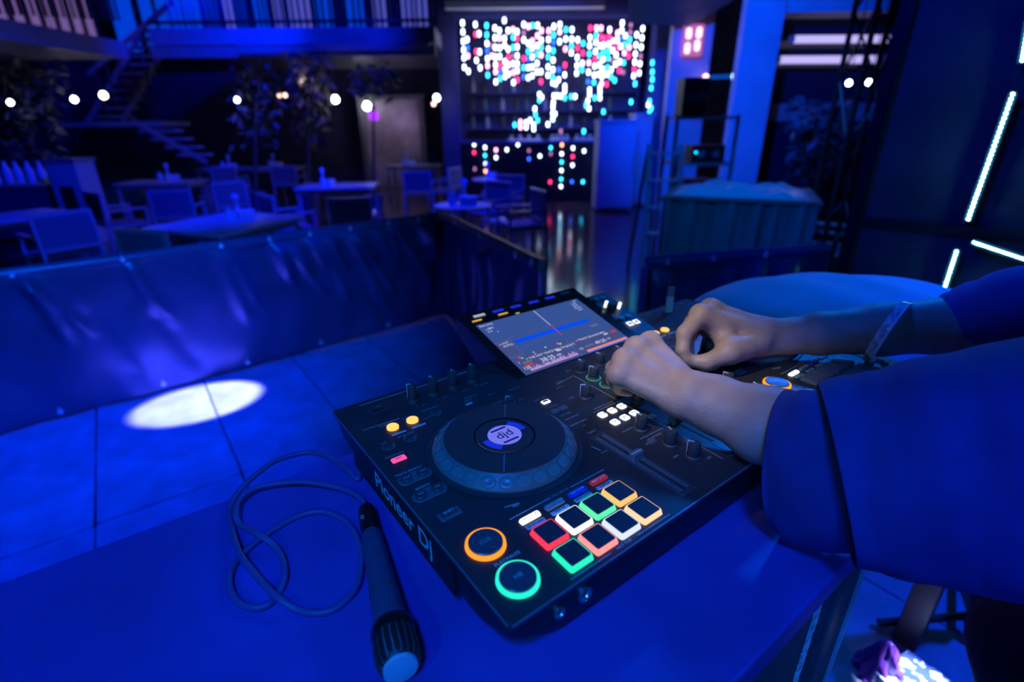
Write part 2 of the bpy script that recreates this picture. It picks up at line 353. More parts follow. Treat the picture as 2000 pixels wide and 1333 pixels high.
# ---- one deck
def P(x0, y0, x1, y1, z=ZT+.0003, w=.0007):   # printed rule
    return bar(BM(), (x0, y0, z), (x1, y1, z), w, .0004)
knob_src = {}
def knob(x, y, h=.018, r=.0068, parent=None, ang=0.6, ptr=None, z=ZT):
    key = (h, r)
    if key not in knob_src:
        bm = BM(); lathe(bm, [(r*1.25, 0), (r*1.22, h*.12), (r*.95, h*.2), (r, h*.24), (r*.92, h*.93), (r*.82, h)], 20)
        k = obj('knob', bm, m_knob, parent or c, smooth=35)
        bm = BM(); box(bm, -.0007, .0007, r*.1, r*.99, h*.985, h+.0006); box(bm, -.0007, .0007, r*.90, r*1.04, h*.25, h+.0004)
        p = obj('pointer', bm, ptr or m_white, k); knob_src[key] = (k, p)
    else:
        s, sp = knob_src[key]; k = share('knob', s, parent or c); p = share('pointer', sp, k)
        if ptr is not None and ptr is not m_white: p.material_slots[0].link = 'OBJECT'; p.material_slots[0].material = ptr
    k.location = (x, y, z); k.rotation_euler = (0, 0, ang); return k
def rbtn(name, x, y, w_, d_, h, r, m, parent=None, z=ZT):
    return obj(name, prism(BM(), rrect(x, y, w_, d_, r), z, z+h, rrect(x, y, w_-.0012, d_-.0012, r)), m, parent or c)
def label(s, x, y, size=.0042, m=None, parent=None): return text('lettering', s, size, (x, y, ZT+.0003), m or m_grey, parent or pl)
jogsrc = {}
def pad_mats(k):
    cols = [(1.0, .04, .10), (.95, 1.0, 1.0), (.10, .80, .38), (1.0, .50, .16), (.02, .80, .50), (1.0, .30, .30), (.62, .70, 1.0), (1.0, .62, .36)]
    return glow('pad_light_%d' % k, cols[k], 1.25)
m_padtop = mat('pad_rubber', (.03, .035, .05), .5)
m_padoff = mat('unlit_pad', (.16, .20, .24), .4)
def deck(ox, lit):
    X = lambda x: x+ox
    # jog wheel
    j = obj('jog_wheel', lathe(BM(), [(.0795, .0), (.0805, .003), (.0790, .0055), (.0690, .0130), (.0676, .0150), (.0665, .0155)], 96), mat('jog_skirt', (.13, .16, .17), .45, var=.1, vscale=60), c, smooth=40); j.location = (X(.128), .183, ZT)
    obj('jog_platter', lathe(BM(), [(.0672, .0150), (.0668, .0163), (.0345, .0158)], 96), mat('jog_top', (.045, .05, .06), .35, var=.1, vscale=90), j, smooth=35)
    obj('jog_display', lathe(BM(), [(.0345, .0150), (.0342, .0163), (.0325, .0160), (.0318, .0155)], 64), mat('display_rim', (.006, .006, .008), .2), j, smooth=40)
    if lit:
        obj('display_glow', cyl(BM(), (0, 0), .0285, .0156, .0157, 48), glow('jog_dark_blue', (.003, .004, .06), 1.0), j)
        obj('display_disc', cyl(BM(), (0, 0), .0190, .0158, .0160, 48), glow('jog_lavender', (.16, .19, .85), 1.0), j)
        bm = BM(); lathe(bm, [(.0170, .01605), (.0176, .01607)], 48); bm2 = BM()
        for s in (-1, 1):
            a0 = math.radians(20 if s > 0 else 200)
            pts = []
            for q in range(9): a = a0+math.radians(-26+52*q/8); pts.append((.0275*math.cos(a), .0275*math.sin(a)))
            for q in range(9): a = a0+math.radians(30-60*q/8); pts.append((.0197*math.cos(a), .0197*math.sin(a)))
            prism(bm2, pts, .0157, .0159)
        bm.free(); obj('display_wing', bm2, glow('jog_blue', (.008, .03, .75), .9), j)
        bm = BM()
        for yy in (-.0125, .0125):
            hw = math.sqrt(.0165**2-yy**2); prism(bm, rrect(0, yy, 2*hw*.92, .0030, .001), .0160, .0161)
        obj('display_band', bm, glow('jog_navy', (.01, .012, .22), 1.0), j)
        text('display_letters', 'djd', .017, (0, .0005, .01625), glow('jog_letter', (.01, .012, .16), 1.0), j, bold=.008)
    else:
        obj('display_glow', cyl(BM(), (0, 0), .0285, .0156, .0157, 48), mat('display_off', (.01, .012, .02), .2), j)
    for s in (1, -1):
        d_ = Vector((math.sin(.636), math.cos(.636)))*s
        obj('platter_mark', bar(BM(), (d_.x*.037, d_.y*.037, .0164), (d_.x*.066, d_.y*.066, .0166), .0009, .0004), m_grey, j)
    for k in range(26):
        a = 2*math.pi*k/26
        if 'd' not in jogsrc:
            bm = BM(); lathe(bm, [(.0078, -.0012), (.0076, .0006), (.0066, .0011), (.0030, .0005), (.0004, .0002)], 18); q = obj('dimple', bm, mat('jog_dimple', (.16, .21, .22), .3), j, smooth=60); jogsrc['d'] = q
        else: q = share('dimple', jogsrc['d'], j)
        q.location = (.0742*math.cos(a), .0742*math.sin(a), .0092); q.rotation_euler = (0, math.radians(36), a)
        q.scale = (.82, 1, 1)
    obj('jog_ring', lathe(BM(), [(.0855, .0), (.0866, .0008), (.0860, .0010), (.0840, .0006)], 96), m_btn, pl).location = (X(.128), .183, ZT)
    # play and cue
    for nm, y, col in (('play_button', .030, (.02, .80, .62)), ('cue_button', .0757, (1.0, .33, .03))):
        b = obj(nm, lathe(BM(), [(.0150, 0), (.0150, .0040), (.0144, .0046), (.0020, .0040)], 40), mat('brushed_button', (.12, .15, .19), .3, metal=.5), c, smooth=40); b.location = (X(.030), y, ZT)
        obj('light_ring', lathe(BM(), [(.0152, 0), (.0152, .0030), (.0176, .0028), (.0180, .0)], 48), glow('ring_'+nm if lit else 'ringdim_'+nm, col if (lit or nm == 'cue_button') else (.05, .1, .2), 1.25), b, smooth=40)
        label('CUE' if nm == 'cue_button' else '', X(.030), y, .006, m_grey, pl).location.z = ZT+.0047 if nm == 'cue_button' else ZT
        if nm == 'play_button': text('symbol', '>/II', .006, (X(.030), y, ZT+.0045), m_cyan, pl)
    label('PLAY/PAUSE', X(.036), .0520, .0048, m_cyan)
    # pads
    for r_ in range(2):
        for k in range(4):
            x, y = X(.0806+k*.0295), .0507-r_*.0295
            o = obj('performance_pad', prism(BM(), rrect(x, y, .0212, .0212, .0012, 2), ZT+.001, ZT+.0054), m_padtop if lit else m_padoff, c)
            bm = BM(); prism(bm, rrect(x, y, .0262, .0262, .0025), ZT, ZT+.0046, rrect(x, y, .0238, .0238, .002))
            obj('pad_frame', bm, pad_mats(r_*4+k) if lit else m_padoff, o)
    # pad mode keys
    ms = [m_wb, mat('mode_grey', (.20, .26, .28), .4), glow('mode_blue', (.0, .02, .75), .8) if lit else mat('mode_blue_off', (.05, .08, .4), .4), glow('mode_red', (.45, .03, .06), .55) if lit else m_padoff]
    for k in range(4):
        x = X(.0803+k*.0295); rbtn('mode_key', x, .0778, .0225, .0068, .0022, .0016, ms[k])
        rbtn('mode_label', x, .0695, .0215, .0050, .0004, .0006, m_cyan, pl)
        label(('HOT CUE', 'BEAT LOOP', 'SLIP LOOP', 'BEAT JUMP')[k], x, .0778, .0038, m_black if k == 0 else m_white, pl).location.z = ZT+.0024
        label(('KEYBOARD', 'PAD FX', 'BEAT LOOP', 'SAMPLER')[k], x, .0695, .0036, m_black, pl).location.z = ZT+.00055
    for a in ((X(.0644), .0876, X(.113), .0876), (X(.139), .0872, X(.186), .0872), (X(.0635), .0045, X(.108), .0043), (X(.142), .0042, X(.186), .0040)): obj('printed_rule', P(*a), m_cyan, pl)
    label('PAD MODE', X(.126), .0875, .0042); label('HOT CUE', X(.125), .0045, .0042, m_cyan)
    # keys down the left side
    for k, x in enumerate((.0446, .0703)):
        b = obj('loop_key', lathe(BM(), [(.0072, 0), (.0072, .0025), (.0062, .0034), (.001, .0036)], 28), glow('amber_key', (1.0, .50, .12), 1.5), c, smooth=40); b.location = (X(x), .2950, ZT)
        rbtn('key_label', X(x)+.001, .2805, .0185, .0036, .0003, .0005, m_cyan, pl)
        label(('IN/4BEAT', 'OUT')[k], X(x)-.004, .3060, .0042)
    label('RELOOP/EXIT', X(.1005), .3075, .0040); label('LOOP', X(.088), .2900, .0040)
    for x, y in ((.0510, .2622), (.0243, .2617), (.1014, .2939)):
        obj('round_key', lathe(BM(), [(.0062, 0), (.0062, .0016), (.0052, .0024), (.001, .0022)], 24), m_btn, c, smooth=40).location = (X(x), y, ZT)
        obj('key_ring', lathe(BM(), [(.0072, 0), (.0076, .0005), (.0072, .0006), (.0066, .0003)], 24), mat('key_outline', (.16, .19, .21), .4), pl).location = (X(x), y, ZT)
    label('QUANTIZE', X(.050), .2718, .0042); label('SLIP', X(.0225), .2718, .0042)
    rbtn('direction_key', X(.0232), .2328, .0168, .0085, .002, .0012, glow('pink_key', (1.0, .10, .42), 1.0) if lit else m_btn)
    rbtn('key_outline', X(.0240), .2320, .0225, .0115, .0005, .003, m_body, pl); label('DIRECTION', X(.0225), .2432, .0040)
    label('REV', X(.0232), .2328, .0042, m_black).location.z = ZT+.0023
    for y, s in ((.1965, 'TRACK SEARCH'), (.1652, 'SEARCH')):
        rbtn('key_surround', X(.0243), y, .038, .0165, .0008, .0082, mat('surround_grey', (.10, .12, .14), .4), pl)
        for k, x in enumerate((.0152, .0332)):
            b = obj('search_key', lathe(BM(), [(.0066, 0), (.0066, .0022), (.0056, .0030), (.001, .0026)], 24), m_btn, c, smooth=40); b.location = (X(x), y, ZT)
            label(('<<', '>>')[k] if s == 'SEARCH' else ('I<<', '>>I')[k], X(x), y, .0052, m_cyan).location.z = ZT+.0033
        label(s, X(.0225), y+.0118, .0042, m_cyan)
    rbtn('shift_key', X(.0247), .1285, .0150, .0072, .0022, .001, m_btn); rbtn('shift_surround', X(.0247), .1275, .0225, .0120, .0006, .002, mat('surround_grey', (.1, .12, .14), .4), pl)
    label('SHIFT', X(.0247), .1285, .0048, m_cyan).location.z = ZT+.0024
    # tempo fader
    s = rbtn('tempo_slot', X(.2260), .0745, .0215, .1290, .0010, .0015, mat('slot_grey', (.055, .06, .07), .35)); 
    bm = BM(); box(bm, X(.2255), X(.2268), .016, .133, ZT+.001, ZT+.0013); obj('slot_gap', bm, m_black, s)
    bm = BM()
    for k in range(44):
        y = .018+k*.113/43
        for x0 in (.2180, .2285): box(bm, X(x0), X(x0)+.0052, y, y+.0007, ZT+.001, ZT+.00125)
    o = obj('scale_ticks', bm, m_grey, s); o['kind'] = 'stuff'
    fc = rbtn('fader_cap', X(.2260), .0790, .0165, .0090, .0085, .001, mat('fader_grey', (.16, .18, .2), .35), s, ZT+.001)
    obj('cap_line', box(BM(), X(.2178), X(.2342), .0785, .0795, ZT+.0094, ZT+.0099), m_white, fc)
    label('TEMPO', X(.2260), .1450, .0042)
    # sync keys right of the jog
    rbtn('sync_key', X(.2284), .2312, .0120, .0075, .0016, .001, m_wb if lit else m_btn); label('BEAT SYNC', X(.2284), .2420, .0038)
    rbtn('sync_face', X(.2284), .2318, .0090, .0042, .0019, .0006, mat('navy_key', (.03, .04, .2), .4), pl)
    for x in (.2225, .2362): rbtn('tempo_key', X(x), .2060, .0115, .0085, .0016, .001, mat('surround_grey', (.1, .12, .14), .4))
    label('MASTER', X(.2290), .2170, .0038); label('KEY SYNC', X(.2290), .1930, .0038); label('TEMPO RANGE', X(.2290), .1830, .0034)
    label('MASTER TEMPO', X(.2275), .1690, .0038); label('+/-6', X(.2275), .1610, .0038)
    knob(X(.1923), .2600, .008, .0060, ang=1.0); label('JOG ADJUST', X(.178), .2680, .0036); label('HEAVY', X(.208), .2560, .0034)
    label('VINYL', X(.1830), .2910, .0040); label('JOG MODE', X(.1580), .3020, .0040); label('TIME MODE', X(.218), .2850, .0040)
    rbtn('mode_lamp', X(.1470), .2880, .0105, .0035, .0008, .0008, m_cyan, pl); rbtn('mode_lamp', X(.1505), .2965, .0105, .0035, .0008, .0008, mat('surround_grey', (.1, .12, .14), .4), pl)
    obj('printed_rule', P(X(.013), .3115, X(.060), .3098), m_grey, pl); obj('printed_rule', P(X(.032), .3690, X(.196), .3685), m_cyan, pl)
    label('FWD', X(.2090), .1085, .0045, m_grey); label('REV', X(.0805), .0990, .0045, m_cyan)
    o = obj('printed_rule', P(X(.070), .1035, X(.085), .1000), m_cyan, pl); obj('printed_rule', P(X(.205), .1250, X(.2075), .1130), m_cyan, pl)
deck(0, True); deck(OFF, False)
# usb slot and the four tall knobs at the back of the near deck
bm = BM(); prism(bm, rrect(.0470, .3440, .026, .011, .002), ZT, ZT+.0012); us = obj('usb_slot', bm, m_btn, c)
obj('slot_mouth', box(BM(), .0390, .0550, .3415, .3460, ZT+.0012, ZT+.0016), m_black, us); label('USB 1', .0520, .3535, .0042)
for k in range(4):
    x = .0915+k*.0302
    knob(x, .3365, .0265, .0060, ang=(1.2, .3, -.3, -.2)[k]); label(('MIC 1', 'MIC 2', 'EQ HI', 'EQ LOW')[k], x+.010, .3210, .0036); label('0', x-.001, .3245, .0042, m_cyan)
# ---- mixer
for x in (.3, .428):
    bm = P(x, .023, x+(.008 if x < .36 else -.008), .2645); obj('printed_rule', bm, m_grey, pl)
for a in ((.2572, .1745, .3042, .1752), (.270, .258, .308, .2645), (.2590, .1010, .2980, .1000)): obj('printed_rule', P(*a), m_grey, pl)
for r_ in range(2):
    for k in range(3):
        x, y = .2629+k*.0172, .1638-r_*.0208
        b = rbtn('colour_fx_key', x, y, .0112, .0108, .0018, .0025, m_wb)
        label((('DUB', 'SWP', 'NOI'), ('CRU', 'SPC', 'FIL'))[r_][k], x, y, .0056, m_black).location.z = ZT+.002
m_tealring = glow('teal_ring', (.10, .62, .55), .45)
for x in (.325, .403):
    for k, y in enumerate((.2672, .2415, .2155, .1895, .1600)):
        k_ = knob(x, y, .0175, .0072, ang=.4 if k % 2 else -.2)
        if k in (1, 2): obj('knob_ring', lathe(BM(), [(.0095, 0), (.0108, .0012), (.0098, .0016), (.0088, .001)], 32), m_tealring, k_, smooth=50)
for (x, y) in ((.364, .2676), (.364, .235), (.364, .2000)): knob(x, y, .0175, .0072, ang=.1)
for (x, y, a) in ((.2765, .2079, .9), (.275, .1139, .2), (.2766, .0738, -.4), (.2775, .0444, .5)): knob(x, y, .0195, .0072, ang=a)
for (x, y, a) in ((.4515, .2079, .9), (.4515, .1139, .2), (.4515, .0738, -.4), (.4515, .0444, .5)): knob(x, y, .0195, .0072, ang=a)
for s, x, y in (('LEVEL', .262, .2190), ('SOUND COLOR FX', .281, .1795), ('BALANCE', .262, .1230), ('MASTER', .2700, .2500), ('MIXING', .262, .0900), ('HEADPHONES', .2760, .0945), ('LEVEL', .264, .0560), ('CUE', .290, .0330), ('BOOTH', .2800, .2620), ('TRIM', .3120, .2800), ('HI', .338, .2520), ('MID', .338, .2260), ('LOW', .338, .2000)): label(s, x, y, .0038)
rbtn('cue_key', .2660, .0900, .0110, .0075, .0016, .001, mat('surround_grey', (.1, .12, .14), .4)); rbtn('cue_key', .3080, .1250, .0110, .0085, .0016, .001, m_cyan); rbtn('cue_key', .4200, .1250, .0110, .0085, .0016, .001, m_cyan)
for x in (.322, .406):
    s = rbtn('fader_slot', x, .0800, .0042, .0620, .0006, .001, m_black)
    bm = BM()
    for k in range(11):
        y = .0520+k*.0056
        for sx in (-1, 1): box(bm, x+sx*.0085-.003, x+sx*.0085+.003, y, y+.0008, ZT, ZT+.0003)
    obj('scale_ticks', bm, m_grey, s)['kind'] = 'stuff'
    fc = rbtn('fader_cap', x, .1000, .0150, .0095, .0095, .001, mat('fader_grey', (.16, .18, .2), .35), s); obj('cap_line', box(BM(), x-.0075, x+.0075, .0995, .1005, ZT+.0094, ZT+.0099), m_white, fc)
s = rbtn('crossfader_slot', .364, .0250, .0620, .0040, .0006, .001, m_black)
fc = rbtn('fader_cap', .364, .0250, .0095, .0155, .0095, .001, mat('fader_grey', (.16, .18, .2), .35), s)
rbtn('crossfader_plate', .3300, .0330, .0300, .0260, .0004, .002, mat('navy_plate', (.04, .05, .16), .35), pl); label('e', .3315, .0380, .0090, m_cyan).location.z = ZT+.0006; label('THRU', .3165, .0205, .0052, m_cyan)
# ---- screen housing, tilted back
TH = .2736
def sp(s, t, o=0.0):    # point on the tilted screen plane
    return Vector((.2539+s, .3051+t*math.cos(TH)-o*math.sin(TH), ZT+t*math.sin(TH)+o*math.cos(TH)))
def slabp(bm, s0, t0, s1, t1, o0, o1):
    q = [(s0, t0), (s1, t0), (s1, t1), (s0, t1)]
    return loft(bm, [[sp(a, b, o0) for a, b in q], [sp(a, b, o1) for a, b in q]])
bm = BM(); lo = [(.2395, .3000, ZT), (.4930, .3000, ZT), (.4930, .4180, ZT), (.2395, .4180, ZT)]
loft(bm, [[(.2400, .3005, ZT-.004), (.4935, .3005, ZT-.004), (.4935, .3990, ZT-.030), (.2400, .3990, ZT-.030)], [sp(-.0150, -.004, -.012), sp(.2400, -.004, -.012), sp(.2400, .1670, -.026), sp(-.0150, .1670, -.026)], [sp(-.0155, -.0045, -.001), sp(.2405, -.0045, -.001), sp(.2405, .1690, -.001), sp(-.0155, .1690, -.001)]])
h = obj('screen_housing', bm, m_body, c, bevel=.0015)
obj('bezel', slabp(BM(), -.0150, -.004, .2400, .1685, -.001, .0006), mat('gloss_bezel', (.012, .014, .016), .18), h)
def scr(name, quads, m, par, o=.0018):
    bm = BM()
    for s0, t0, s1, t1 in quads: slabp(bm, s0, t0, s1, t1, o-.0002, o)
    return obj(name, bm, m, par)
dsp = scr('display', [(0, 0, .2182, .1346)], glow('screen_base', (.035, .085, .30), 1.0, True), c, .0012)
sw, sh = .2182, .1346
def uv(l): return [(a*sw, b*sh, c_*sw, d_*sh) for a, b, c_, d_ in l]
rng = random.Random(7)
scr('panel_area', uv([(.005, .005, .50, .30), (.515, .005, .995, .30), (.0, .30, .13, .62)]), glow('screen_panel', (.055, .075, .24), 1.0), dsp, .0014)
scr('waveform', uv([(.15, .505, .87, .565)]), glow('screen_wave', (.0, .06, .85), 1.0), dsp, .0016)
scr('waveform', uv([(.16+.006*k, .535-.045*rng.random(), .163+.006*k, .535+.045*rng.random()) for k in range(118)]), glow('screen_wave2', (.0, .09, .95), 1.0), dsp, .00165)['kind'] = 'stuff'
scr('playhead', uv([(.528, .64, .533, .985)]), glow('screen_white', (.55, .62, .85), 1.0), dsp, .0018)
scr('playhead', uv([(.528, .42, .533, .64)]), glow('screen_red', (.75, .06, .10), .8), dsp, .0018)
scr('beat_ticks', uv([(.14+.017*k, .625, .1435+.017*k, .640) for k in range(44)]+[(.14+.017*k, .43, .1435+.017*k, .445) for k in range(44)]), glow('screen_tick', (.14, .08, .25), 1.0), dsp, .0017)['kind'] = 'stuff'
scr('overview_wave', uv([(.06+.0058*k, .030, .0642+.0058*k, .045+.06*rng.random()) for k in range(74)]), glow('screen_pink', (.55, .34, .75), .9), dsp, .0018)['kind'] = 'stuff'
scr('overview_wave', uv([(.575, .028, .99, .052)]), glow('screen_orange', (1.0, .30, .16), .9), dsp, .0018)
scr('overview_wave', uv([(.575, .008, .99, .026)]), glow('screen_violet', (.25, .22, 1.0), .9), dsp, .0018)
scr('red_tag', uv([(.055, .115, .12, .150), (.92, .19, .975, .225)]), glow('screen_tag', (.55, .05, .07), .9), dsp, .0018)
scr('grey_tag', uv([(.055, .165, .13, .195), (.60, .10, .68, .125), (.82, .395, .90, .425)]), glow('screen_grey', (.12, .15, .26), 1.0), dsp, .0018)
scr('white_tag', uv([(.365, .185, .405, .205), (.845, .195, .885, .215)]), glow('screen_white', (.55, .62, .85), 1.0), dsp, .0018)
scr('divider', uv([(.0, .305, .12, .309), (.12, .31, .123, .60), (.505, .0, .508, .30), (.0, .60, .13, .604), (.42, .11, .48, .114), (.42, .165, .48, .169)]), glow('screen_line', (.10, .14, .42), 1.0), dsp, .0018)
for (u_, v_), col in zip(((.07, .275), (.085, .255), (.20, .255), (.20, .29), (.315, .305), (.43, .30), (.445, .285)), ((1, .1, .1), (.1, .9, .4), (1, .15, .3), (.1, .6, .7), (.2, .9, .6), (1, .3, .15), (.9, .8, .2))):
    scr('cue_marker', uv([(u_-.008, v_-.010, u_+.008, v_+.010)]), glow('cue_%d%d%d' % tuple(int(9*k) for k in col), col, .8), dsp, .0018)
def stext(s, u_, v_, size, m=None):
    o = text('screen_text', s, size, sp(u_*sw, v_*sh, .0020), m or glow('screen_white', (.55, .62, .85), 1.0), dsp, rot=(TH, 0, 0), align='LEFT', bold=.006); return o
for s, u_, v_, z_ in (('Beat Jump', .012, .955, .0062), ('o MP3', .035, .875, .0058), ('6 A', .035, .825, .0058), ('x', .10, .79, .0055), ('o HOT', .02, .56, .006), ('AUTO', .035, .51, .0065), ('1', .025, .20, .007), ('120', .02, .09, .009), ('> THE LAST TRACK MIX (Original)', .10, .215, .0062), ('38:35', .185, .125, .0125), ('.000', .325, .125, .006), ('> TRACK (Extended Mix)', .575, .245, .0062), ('49:20', .70, .110, .0105), ('.000', .82, .115, .005), ('2', .53, .22, .007), ('125', .53, .10, .006), ('SRC', .93, .955, .005), ('Loop', .89, .915, .0055), ('Grid', .885, .865, .006), ('Zoom', .875, .815, .0062), ('Beat', .89, .765, .005)):
    stext(s, u_, v_, z_)
for k, (s_, t_) in enumerate(((.0206, .1563), (.0581, .156), (.0951, .1558), (.1336, .1554), (.1718, .1557))):
    scr('menu_key', [(s_-.011, t_-.003, s_+.011, t_+.003)], glow('menu_white', (.5, .55, .6), .8) if k == 0 else glow('menu_blue', (.01, .03, .75), .9), h, .002)
scr('menu_lamp', [(.000, .1435, .018, .1465), (.051, .1435, .070, .1465)], glow('menu_amber', (1.0, .55, .08), .9), h, .002); scr('menu_lamp', [(.081, .1355, .089, .1385)], glow('menu_yellow', (.7, .8, .1), .6), h, .002)
text('lettering', 'XDJ-RX3', .006, sp(.2090, .1575, .002), m_grey, h, rot=(TH, 0, 0))
# browse panel to the right of the display
bm = BM(); loft(bm, [[(.4960, .3000, ZT-.004), (.5440, .3000, ZT-.004), (.5440, .42, ZT-.02), (.4960, .42, ZT-.02)], [sp(.2425, -.004, -.001), sp(.2910, -.004, -.001), sp(.2910, .135, -.001), sp(.2425, .135, -.001)]])
bp = obj('browse_panel', bm, m_body, c, bevel=.002)
def tilted(o, s_, t_): o.location = sp(s_, t_, 0); o.rotation_euler = (TH, 0, 0); return o
tilted(obj('browse_knob', lathe(BM(), [(.0105, 0), (.0105, .010), (.0092, .0115), (.001, .0110)], 28), m_knob, bp, smooth=40), .262, .088)
for s_, t_ in ((.2521, .0933), (.2735, .080)): tilted(obj('knob_lamp', lathe(BM(), [(.0032, .0), (.003, .0118), (.001, .012)], 16), m_wb, bp), s_, t_)
for s_, t_ in ((.2540, .1190), (.2700, .1190), (.2535, .0530), (.2705, .0530)): scr('browse_key', [(s_-.006, t_-.0045, s_+.006, t_+.0045)], mat('teal_key', (.10, .22, .22), .4), bp, .002)
for s_ in (.2535, .2698):
    scr('lit_key', [(s_-.0062, .027, s_+.0062, .038)], m_wb, bp, .002); scr('key_sign', [(s_-.003, .030, s_+.003, .0350)], m_black, bp, .0023)
# usb stick standing in the far deck's slot
us = thing('usb_stick', 'pale flat memory stick standing upright in the far deck', 'memory stick', (.6300, .3480, .93+ZT+.0007), math.radians(-25))
obj('stick_body', prism(BM(), rrect(0, 0, .0135, .005, .001), 0, .031), mat('pale_plastic', (.62, .70, .74), .35), us, bevel=.0006)
obj('stick_cap', prism(BM(), rrect(0, 0, .0128, .0046, .001), .031, .050), mat('smoky_plastic', (.22, .27, .32), .3), us, bevel=.0006)
label('USB 2', .662, .3520, .0045, m_cyan)
for s, x, y in (('PHONES', .560, .352), ('MIC', .59, .362), ('AUX', .690, .366), ('BOOTH', .700, .352)): label(s, x, y, .0050, m_cyan)
bm = BM(); prism(bm, rrect(.6300, .3480, .026, .013, .002), ZT, ZT+.0006); obj('usb_slot', bm, m_btn, c)

# ------------------------------------------------------------------ microphone and its cable on the table
TZ = .93
def tp(px, py, h=0.0): p = onz(px, py, TZ+h); return p
mh, mt = tp(783, 1308, .0185), tp(718, 1008, .0105)
axis = (mh-mt); L = axis.length
mic = thing('microphone', 'black handheld wired microphone lying beside the controller', 'microphone', mt)
Mq = axis.to_track_quat('Z', 'Y').to_matrix().to_4x4()
def mlathe(prof, n=32): return lathe(BM(), prof, n, (0, 0, 0), Mq)
m_micb = mat('black_mic_body', (.13, .10, .20), .42, metal=.2, var=.1, vscale=50)
mb = obj('handle', mlathe([(.0090, .030), (.0104, .034), (.0112, L*.30), (.0136, L*.68), (.0148, L*.775)]), m_micb, mic, smooth=40)
obj('seam_ring', mlathe([(.0130, L*.595), (.0133, L*.597), (.0133, L*.602), (.0130, L*.604)]), m_btn, mb)
obj('collar', mlathe([(.0150, L*.775), (.0172, L*.79), (.0180, L*.815), (.0178, L*.835), (.0166, L*.845)]), mat('gloss_chrome_black', (.12, .12, .13), .12, metal=.9), mic, smooth=40)
cage = obj('grille', mlathe([(.0158, L*.845), (.0166, L*.90), (.0162, L*.955), (.0142, L*.985), (.0100, L*1.0)]), mat('grille_mesh', (.05, .05, .055), .4, metal=.6), mic, smooth=40)
for k in range(18):
    a = 2*math.pi*k/18; pts = []
    for rr, zz in ((.0166, L*.845), (.0174, L*.90), (.0170, L*.955), (.0152, L*.985)): pts.append(Mq @ Vector((rr*math.cos(a), rr*math.sin(a), zz)))
    obj('grille_wire', tube(BM(), pts, .0009, 5), m_chrome, cage)
obj('end_disc', mlathe([(.0136, L*.984), (.0132, L*1.004), (.0050, L*1.010), (.0005, L*1.0105)]), mat('pale_foam', (.60, .68, .76), .7), mic, smooth=50)
obj('connector', mlathe([(.0082, -.012), (.0092, -.006), (.0096, .024), (.0090, .030)]), m_blackm, mic, smooth=40)
tt = text('connector_mark', 'III', .009, Mq @ Vector((-.0045, .0085, .012)), m_white, mic); tt.rotation_euler = (.5, 0, math.radians(60))
def spline(pts, n=10):
    pts = [Vector(p) for p in pts]; out = []
    for i in range(len(pts)-1):
        p0, p1, p2, p3 = pts[max(i-1, 0)], pts[i], pts[i+1], pts[min(i+2, len(pts)-1)]
        for k in range(n):
            t = k/n; out.append(.5*((2*p1)+(p2-p0)*t+(2*p0-5*p1+4*p2-p3)*t*t+(3*p1-p0-3*p2+p3)*t*t*t))
    out.append(pts[-1]); return out
def C6(X, Y, h=.0035): return tp(400+X/2.818, 860+Y/2.818, h)
wire = [mt-axis.normalized()*.006, C6(862, 325, .008), C6(760, 270, .006), C6(560, 232, .009), C6(400, 240, .009), C6(270, 270, .009), C6(190, 330, .009), C6(170, 410, .009), C6(200, 470, .004),
        C6(300, 525, .011), C6(380, 580, .006), C6(430, 660), C6(438, 760), C6(400, 850), C6(350, 905), C6(270, 925), C6(180, 890), C6(135, 800), C6(150, 710), C6(215, 620), C6(320, 535), C6(450, 450), C6(560, 405), C6(650, 395), C6(750, 430), C6(820, 500), C6(855, 590), C6(862, 680), C6(840, 800), C6(780, 880), C6(690, 940), C6(600, 952), C6(510, 935), C6(410, 875, .010), C6(320, 790, .009),
        C6(235, 690, .010), C6(180, 600, .009), C6(148, 480), C6(140, 380), C6(175, 300), C6(260, 210), C6(380, 120), C6(500, 80), C6(590, 70), C6(680, 95), C6(770, 155), C6(840, 215, .0035)]
p0 = wire[-1]; wire += [Vector((.012, p0.y+.01, TZ+.0038)), Vector((.06, .335, TZ+.0038))]
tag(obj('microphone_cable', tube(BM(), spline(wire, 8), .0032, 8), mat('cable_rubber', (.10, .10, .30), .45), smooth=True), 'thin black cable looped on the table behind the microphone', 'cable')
# soft bag at the far end of the table
def bag(u, v):
    a = 2*math.pi*u; r = v; lx = .36*r*math.cos(a)*(1+.05*math.sin(3*a)); ly = .20*r*math.sin(a); ca, sa = math.cos(-.50), math.sin(-.50)
    x = 1.105+lx*ca-ly*sa; y = .215+lx*sa+ly*ca
    hgt = (max(0, 1-r**2.4)**.62)*(.074-.020*lx/.36+.003*math.sin(40*x))
    return Vector((x, y, TZ+.001+hgt))
bm = BM(); grid(bm, 64, 24, bag); bmesh.ops.remove_doubles(bm, verts=bm.verts[:], dist=1e-5)
tag(obj('padded_bag', bm, mat('soft_fabric', (.30, .46, .70), .75, bump=.08, bscale=120), smooth=True), 'smooth rounded padded bag at the far end of the table', 'bag')
